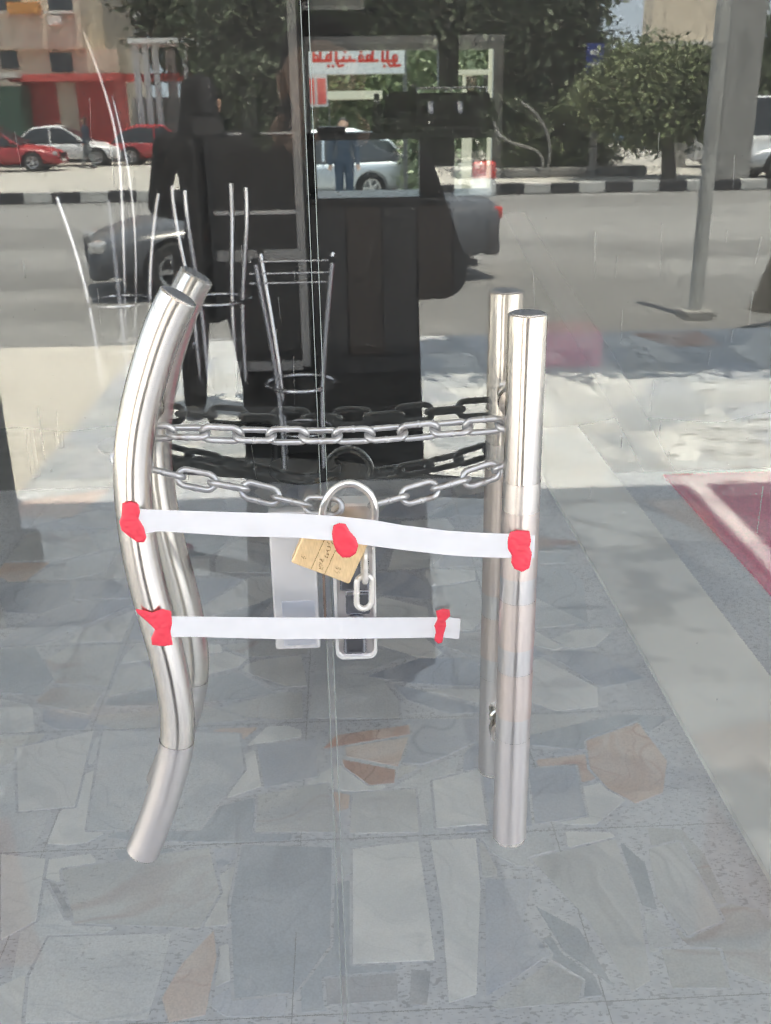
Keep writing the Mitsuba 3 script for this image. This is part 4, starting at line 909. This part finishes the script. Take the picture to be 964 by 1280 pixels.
B6 = thing('far_building', 'pale yellow building far behind the umbrella tree', 'building'); Y = 90.0
rect_part('wall', 'mat_plaster_beige', B6, 834, -220, 925, 150, Y, 3, 0)
rect_part('cornice', 'mat_plaster_white', B6, 821, 52, 917, 57, Y, .5, .4)
BS = thing('billboard', 'blank pale billboard among the branches of the umbrella tree', 'billboard'); Y = 31.0
rect_part('panel', 'mat_plaster_white', BS, 822, 66, 884, 94, Y, .15, 0); rect_part('post', 'mat_concrete_dark', BS, 851, 94, 856, 215, Y + .16, .15, 0)
SG = thing('sign_board', 'tall narrow blue sign board hanging by the big tree', 'sign'); Y = 27.5
rect_part('panel', 'mat_blue_sign', SG, 735, 54, 752, 122, Y, .12, 0); rect_part('post', 'mat_concrete_dark', SG, 742, 122, 745, 220, Y + .13, .1, 0)
for y in (62, 78, 94, 108):
    rect_part('letter', 'mat_white', SG, 738, y, 744, y + 6, Y, .02, .021); rect_part('letter', 'mat_white', SG, 745.5, y + 1, 749, y + 8, Y, .02, .021)
# trees over the road
def rtree(name, label, px, py, Y, cpx, cpy, rx, rz, seed, leaf, n=150, per=34, size=.2, tr=.16, spread=.4, group=None):
    c = RP(cpx, cpy, Y); g = RP(px, py, Y); s_ = Y / F
    tree(name, label, (g[0], -Y, -.17), max(1.2, (c[2] - rz * s_ * .6)), tr, (c[0], -Y, c[2]), (rx * s_, rx * s_ * .8, rz * s_), seed, n, per, size, leaf, spread=spread, group=group)
rtree('umbrella_tree', 'round spreading tree with a dark slim trunk beyond the kerb', 835, 240, 26.3, 822, 120, 82, 52, 31, 'mat_leaf_olive', 300, 40, .13, .17, .22)
rtree('tall_tree', 'tall dark tree beside the blue sign', 690, 230, 31.0, 676, 30, 64, 100, 32, 'mat_leaf_dark', 260, 44, .2, .25, .4)
rtree('tall_tree', 'tall dark tree above the pale kiosk', 240, 200, 48.0, 243, 10, 62, 60, 33, 'mat_leaf_dark', 200, 40, .26, .3, .6)
rtree('tall_tree', 'broad green tree behind the photographing person, left', 330, 200, 40.0, 330, 20, 80, 95, 34, 'mat_leaf_dark', 220, 40, .26, .3, .55)
rtree('tall_tree', 'broad green tree behind the photographing person, middle', 470, 200, 38.0, 460, 20, 85, 95, 35, 'mat_leaf_dark', 220, 40, .26, .3, .55)
rtree('tall_tree', 'broad green tree behind the photographing person, right', 580, 200, 36.0, 575, 30, 75, 95, 36, 'mat_leaf_dark', 220, 40, .26, .3, .55)
rtree('tall_tree', 'dark tree behind the small blue car', 790, 190, 62.0, 778, 128, 56, 36, 37, 'mat_leaf_dark', 150, 40, .35, .3, .8)
rtree('tall_tree', 'tree beyond the white van at the right edge', 975, 190, 50.0, 985, 110, 60, 60, 38, 'mat_leaf_dark', 150, 40, .3, .3, .7)
# planted bed with stones, plants, arched pipes
bed = struct('planting_bed', at(rbox(-2.6, 2.6, -.8, .8, 0, .25, .06), (RP(680, 225, 29)[0], -28.6, -.17)), 'mat_concrete_dark')
r = np.random.default_rng(77)
for i, (px, py, w, hgt, lf) in enumerate([(632, 205, 14, 70, 'mat_leaf_dark'), (655, 208, 14, 42, 'mat_leaf_mid'), (676, 210, 14, 60, 'mat_leaf_dark'), (700, 212, 16, 66, 'mat_leaf_mid'), (722, 214, 15, 80, 'mat_leaf_pale'), (742, 212, 12, 60, 'mat_leaf_mid')]):
    c = RP(px, py, 28.6); s_ = 29.6 / F; t = thing('shrub', ['dark leafy shrub, leftmost in the planting bed', 'low green shrub in the planting bed beside the leftmost one', 'dark shrub near the middle of the planting bed', 'mid green shrub in the planting bed', 'pale tall shrub in the planting bed under the sign', 'green shrub at the right end of the planting bed'][i], 'shrub', None)
    n = 46; pts = np.c_[r.normal(0, w * s_ * .6, n), r.normal(0, .25, n), r.uniform(.1, hgt * s_, n)] + [c[0], -28.6, .05]
    put('foliage', leaves(pts, 30, .14, .13, r), lf, t); put('stem', cat(*[bar((c[0] + r.uniform(-.1, .1), -28.6, .0), pts[k], .018, 6) for k in range(6)]), 'mat_bark', t)
for i, (x0, y0, x1, y1, x2, y2) in enumerate([(618, 152, 640, 178, 672, 190), (652, 128, 668, 140, 676, 150)]):
    solo('arched_pipe', ['long pale curved pipe leaning over the planting bed', 'short pale curved pipe above the planting bed'][i], 'pipe', tube(spline([RP(x0, y0, 27.6), RP(x1, y1, 27.6), RP(x2, y2, 27.6), RP(x2 + 4, 222, 27.6)], 24), .035, 10), 'mat_concrete_dark', smooth=True)
for i, (px, py) in enumerate([(604, 222), (628, 230)]):
    g = RG(px, py + 26, -.34); t = thing('plastic_barrel', ['red and white plastic barrel at the kerb, left of the pair', 'red and white plastic barrel at the kerb, right of the pair'][i], 'barrel')
    put('barrel', at(lathe([(0, 0), (.16, 0), (.19, .1), (.19, .42), (0, .42)], 24), (g[0], -23.9, -.35)), 'mat_white', t, smooth=30); put('lid', at(lathe([(.191, .42), (.2, .44), (.19, .74), (.14, .80), (0, .80)], 24), (g[0], -23.9, -.35)), 'mat_tail_lamp', t, smooth=30)
for i, (px, py) in enumerate([(771, 214), (793, 218)]):
    g = RG(px, py, -.17); solo('rock', ['small rock on the plaza, left one', 'small rock on the plaza, right one'][i], 'rock', at(smooth_body(capsules([[((-.12, 0, .1), .16), ((.12, .05, .12), .14)]]), .06, 2), (g[0], g[1], -.17)), 'mat_concrete_dark', smooth=True)

# ------------------------------------------------------------------ the street behind the shop (seen through its tinted rear window)
struct('back_street', box(-30, 30, 6.9, 60, -.5, -.30), 'mat_asphalt')
g = P(470, 243, 22.5)
car('parked_car', 'silver hatchback seen through the rear window', (P(508, 200, 22.5)[0] - 2.15, 22.8, -.30), math.pi + .10, 'mat_car_silver', 4.3, 1.75, 1.52, 'hatch')
person('person', 'man in dark jacket standing beside the silver hatchback behind the shop', (P(430, 200, 20.5)[0], 20.4, -.30), math.pi, 1.02, None, trousers='mat_cloth_navy', top='mat_cloth_navy')
bn = thing('banner', 'white banner with red lettering hung above the rear window view', 'banner'); Y = 15.0
a, b = P(372, 62, Y), P(506, 91, Y); put('sheet', box(a[0], b[0], Y, Y + .02, b[2], a[2]), 'mat_white', bn); put('lower_rail', bar((a[0], Y - .01, b[2]), (b[0], Y - .01, b[2]), .012), 'mat_aluminium', bn)
for px in (372, 506): c = P(px, 60, Y); put('pole', bar((c[0], Y + .04, -.3), (c[0], Y + .04, a[2] + .1), .03), 'mat_char', bn)
def cursive(px0, px1, py, marks, seed):
    """joined red handwriting: a base line with teeth, bowls and dots, drawn in the photograph's four words"""
    r = np.random.default_rng(seed); k = P(400, 75, Y); s_ = np.linalg.norm(P(401, 75, Y) - k); u0 = P(px0, py, Y); out = []
    W_ = (px1 - px0) * s_; x = 0; out.append(LineString([(0, 0), (W_, 0)]).buffer(.018))
    while x < W_:
        h = r.choice([.05, .07, .16, .05]); out.append(LineString([(x, 0), (x + .01, h)]).buffer(.016))
        if r.uniform() < .45: out.append(Point(x + .03, -.07 if r.uniform() < .5 else .12).buffer(.02))
        if r.uniform() < .3: out.append(LineString([(x, 0), (x + .04, -.07), (x + .10, -.06)]).buffer(.016))
        if r.uniform() < .3: out.append(Point(x + .03, .045).buffer(.042).difference(Point(x + .03, .045).buffer(.018)))
        x += r.uniform(.06, .11)
    g = union_all(out); m = cat(*[upright(q, Y - .012, .008) for q in getattr(g, 'geoms', [g])]); m.apply_translation((u0[0], 0, u0[2])); return m
for i, (x0, x1) in enumerate(((392, 414), (420, 444), (449, 472), (478, 496))): put('red_word', cursive(x0, x1, 76, None, 40 + i), 'mat_tail_lamp', bn)
ts = thing('goal_frame', 'white T shaped post and beam behind the shop', 'post'); Y = 17.0
rp = lambda n, m, t_, x0, y0, x1, y1, Y_, d=.08: put(n, box(P(x0, y0, Y_)[0], P(x1, y1, Y_)[0], Y_, Y_ + d, P(x1, y1, Y_)[2], P(x0, y0, Y_)[2]), m, t_)
rp('beam', 'mat_cream', ts, 568, 87, 612, 93, Y); rp('post', 'mat_cream', ts, 579, 94, 589, 245, Y + .02); rp('side_post', 'mat_cream', ts, 612, 60, 620, 245, Y + .1)
sn = thing('sun_shade', 'cream sun shade catching the light behind the shop', 'awning'); rp('cloth', 'mat_cream', sn, 408, 114, 478, 123, 27.0, 2.5)
for x in (412, 472): rp('pole', 'mat_char', sn, x, 123.5, x + 2, 235, 27.4)
pn = thing('poster_board', 'notice board with two reddish posters behind the shop', 'notice board'); rp('board', 'mat_plaster_grey', pn, 380, 94, 410, 133, 24.5)
for x in (382, 396): rp('poster', 'mat_red_paint', pn, x, 98, x + 12, 130, 24.48, .018)
rp('leg', 'mat_char', pn, 394, 133.5, 397, 240, 24.5)
bw_ = thing('garden_wall', 'long pale garden wall behind the trees at the back', 'wall'); put('wall', box(-14, 18, 40, 40.4, -.3, 1.3), 'mat_plaster_beige', bw_)
for i, (cx_, cy_, Y_, rx_, rz_, lf) in enumerate([(410, 110, 33, 55, 60, 'mat_leaf_pale'), (470, 100, 30, 50, 62, 'mat_leaf_mid'), (530, 100, 32, 55, 70, 'mat_leaf_pale'), (590, 100, 34, 55, 72, 'mat_leaf_mid'), (640, 100, 35, 50, 72, 'mat_leaf_pale'), (350, 100, 36, 50, 72, 'mat_leaf_mid')]):
    c = P(cx_, cy_, Y_); s_ = Y_ / F
    tree('back_tree', ['pale green tree left behind the banner, back street', 'mid green tree behind the man, back street', 'pale green tree in the middle of the rear window', 'mid green tree behind the T shaped sign frame', 'pale green tree at the right edge of the rear window', 'mid green tree at the left edge of the rear window'][i], (c[0], Y_, -.3), 1.6, .14, c, (rx_ * s_, rx_ * s_ * .8, rz_ * s_), 60 + i, 170, 40, .18, lf, spread=.35)
bk = thing('garden_bush', 'pale grey green bush beside the silver hatchback', 'bush'); r = np.random.default_rng(88); c = P(531, 170, 21.5)
pts = np.c_[r.normal(0, .2, 60), r.normal(0, .3, 60), r.uniform(.15, 2.0, 60)] + [c[0], 21.5, -.3]; put('foliage', leaves(pts, 30, .14, .12, r), 'mat_leaf_pale', bk); put('stem', bar((c[0], 21.5, -.3), (c[0], 21.5, 1.2), .05), 'mat_bark', bk)

# hedge across the road, behind the people
hd = thing('hedge', 'long dark clipped hedge under the trees across the road', 'hedge'); r = np.random.default_rng(91)
h0, h1 = RP(252, 150, 36)[0], RP(632, 150, 36)[0]
pts = np.c_[r.uniform(h0, h1, 700), r.normal(-36, .35, 700), r.uniform(-.1, 3.2, 700)]
put('foliage', leaves(pts, 24, .16, .2, r), 'mat_leaf_dark', hd); put('stems', cat(*[bar((x, -36, -.17), (x, -36, 2.6), .05, 6) for x in np.linspace(h0 + .3, h1 - .3, 14)]), 'mat_bark', hd)
# tyre marks on the sunlit paving: separate tread prints
mk = []
for arc in ([(889, 478), (876, 515), (852, 552), (822, 582)], [(924, 478), (912, 520), (888, 560), (856, 592)], [(957, 478), (950, 525), (931, 575), (915, 600)]):
    q = spline([RG(*p_) for p_ in arc], 10)
    for i, c in enumerate(q):
        if r.uniform() < .25: continue
        w = .030 + .03 * r.uniform(); d = .012 + .010 * r.uniform()
        mk.append(at(sheet(-w, w, -d, d, .0012), (c[0] + r.normal() * .006, c[1], 0), r.normal() * .08))
mat('tyre_print', pr((.42, .42, .42), .9)); put('tyre_mark', cat(*mk), 'mat_tyre_print', porch, kind='stuff')
# dust streaks and smears dried on the outside of the door glass
scene['mat_dust'] = {'type': 'mask', 'opacity': .13, 'bsdf': {'type': 'twosided', 'bsdf': {'type': 'diffuse', 'reflectance': rgb(.6, .59, .56)}}}
for door, sd in ((left, -1), (right, 1)):
    ds = []
    for i in range(20):
        px, py = (r.uniform(10, 380), r.uniform(120, 640)) if sd < 0 else (r.uniform(640, 955), r.uniform(150, 640))
        a = P(px, py, -.0012); L = r.uniform(.008, .06); w = r.uniform(.0003, .0008); dx = r.normal() * .06
        ds.append(trimesh.Trimesh([a + [-w, 0, 0], a + [w, 0, 0], a + [w * .3 + dx * L, 0, -L], a + [-w * .3 + dx * L, 0, -L]], [[0, 1, 2], [0, 2, 3]], process=False))
    for i in range(90):
        px, py = (r.uniform(0, 400), r.uniform(0, 1000)) if sd < 0 else (r.uniform(430, 964), r.uniform(0, 1000))
        a = P(px, py, -.0012); q = r.uniform(.0004, .0011); an = np.arange(6) * math.pi / 3
        ds.append(trimesh.Trimesh(np.vstack([a + np.c_[np.cos(an) * q, an * 0, np.sin(an) * q * r.uniform(.6, 1.5)]]), [[0, 1, 2], [0, 2, 3], [0, 3, 4], [0, 4, 5]], process=False))
    put('dust_marks', cat(*ds), 'mat_dust', door, kind='stuff')
scene['mat_smear'] = {'type': 'mask', 'opacity': .012, 'bsdf': {'type': 'twosided', 'bsdf': {'type': 'diffuse', 'reflectance': rgb(.6, .59, .56)}}}
for k_, wd in enumerate((1.0, .72, .45, .2)):
    p0 = []
    for (x0, x1, y) in ((634, 652, 266), (668, 690, 332), (735, 760, 442), (812, 838, 590)):
        c, h = (x0 + x1) / 2, (x1 - x0) / 2 * 1.5 * wd; yy = -.0016 - .0003 * k_; p0 += [P(c - h, y, yy), P(c + h, y, yy)]
    put('wiped_smear', trimesh.Trimesh(p0, [[2 * j + a for a in t] for j in range(3) for t in ((0, 1, 3), (0, 3, 2))], process=False), 'mat_smear', right)


# dust that has settled on the upper part of both leaves, thinning out downwards
scene['mat_dust_veil'] = {'type': 'mask', 'opacity': .0075, 'bsdf': {'type': 'twosided', 'bsdf': {'type': 'diffuse', 'reflectance': rgb(.68, .67, .64)}}}
for door, x0, x1 in ((left, -.974, SEAM - .0045), (right, SEAM + .0045, .924)):
    for k_ in range(3):
        xs = np.linspace(x0, x1, 60); zb = P(480, 520 - 36 * k_, 0)[2] + .05 * (meshkit.fbm(np.c_[xs * 5 + 3 * k_, xs * 0, xs * 0 + k_], 3) - .5)
        y_ = -.0007 - .0002 * k_; v = np.r_[np.c_[xs, xs * 0 + y_, zb], np.c_[xs, xs * 0 + y_, xs * 0 + 2.33]]
        put('dust_veil', trimesh.Trimesh(v, [t for q in range(59) for t in ((q, q + 1, 61 + q), (q, 61 + q, 60 + q))], process=False), 'mat_dust_veil', door)
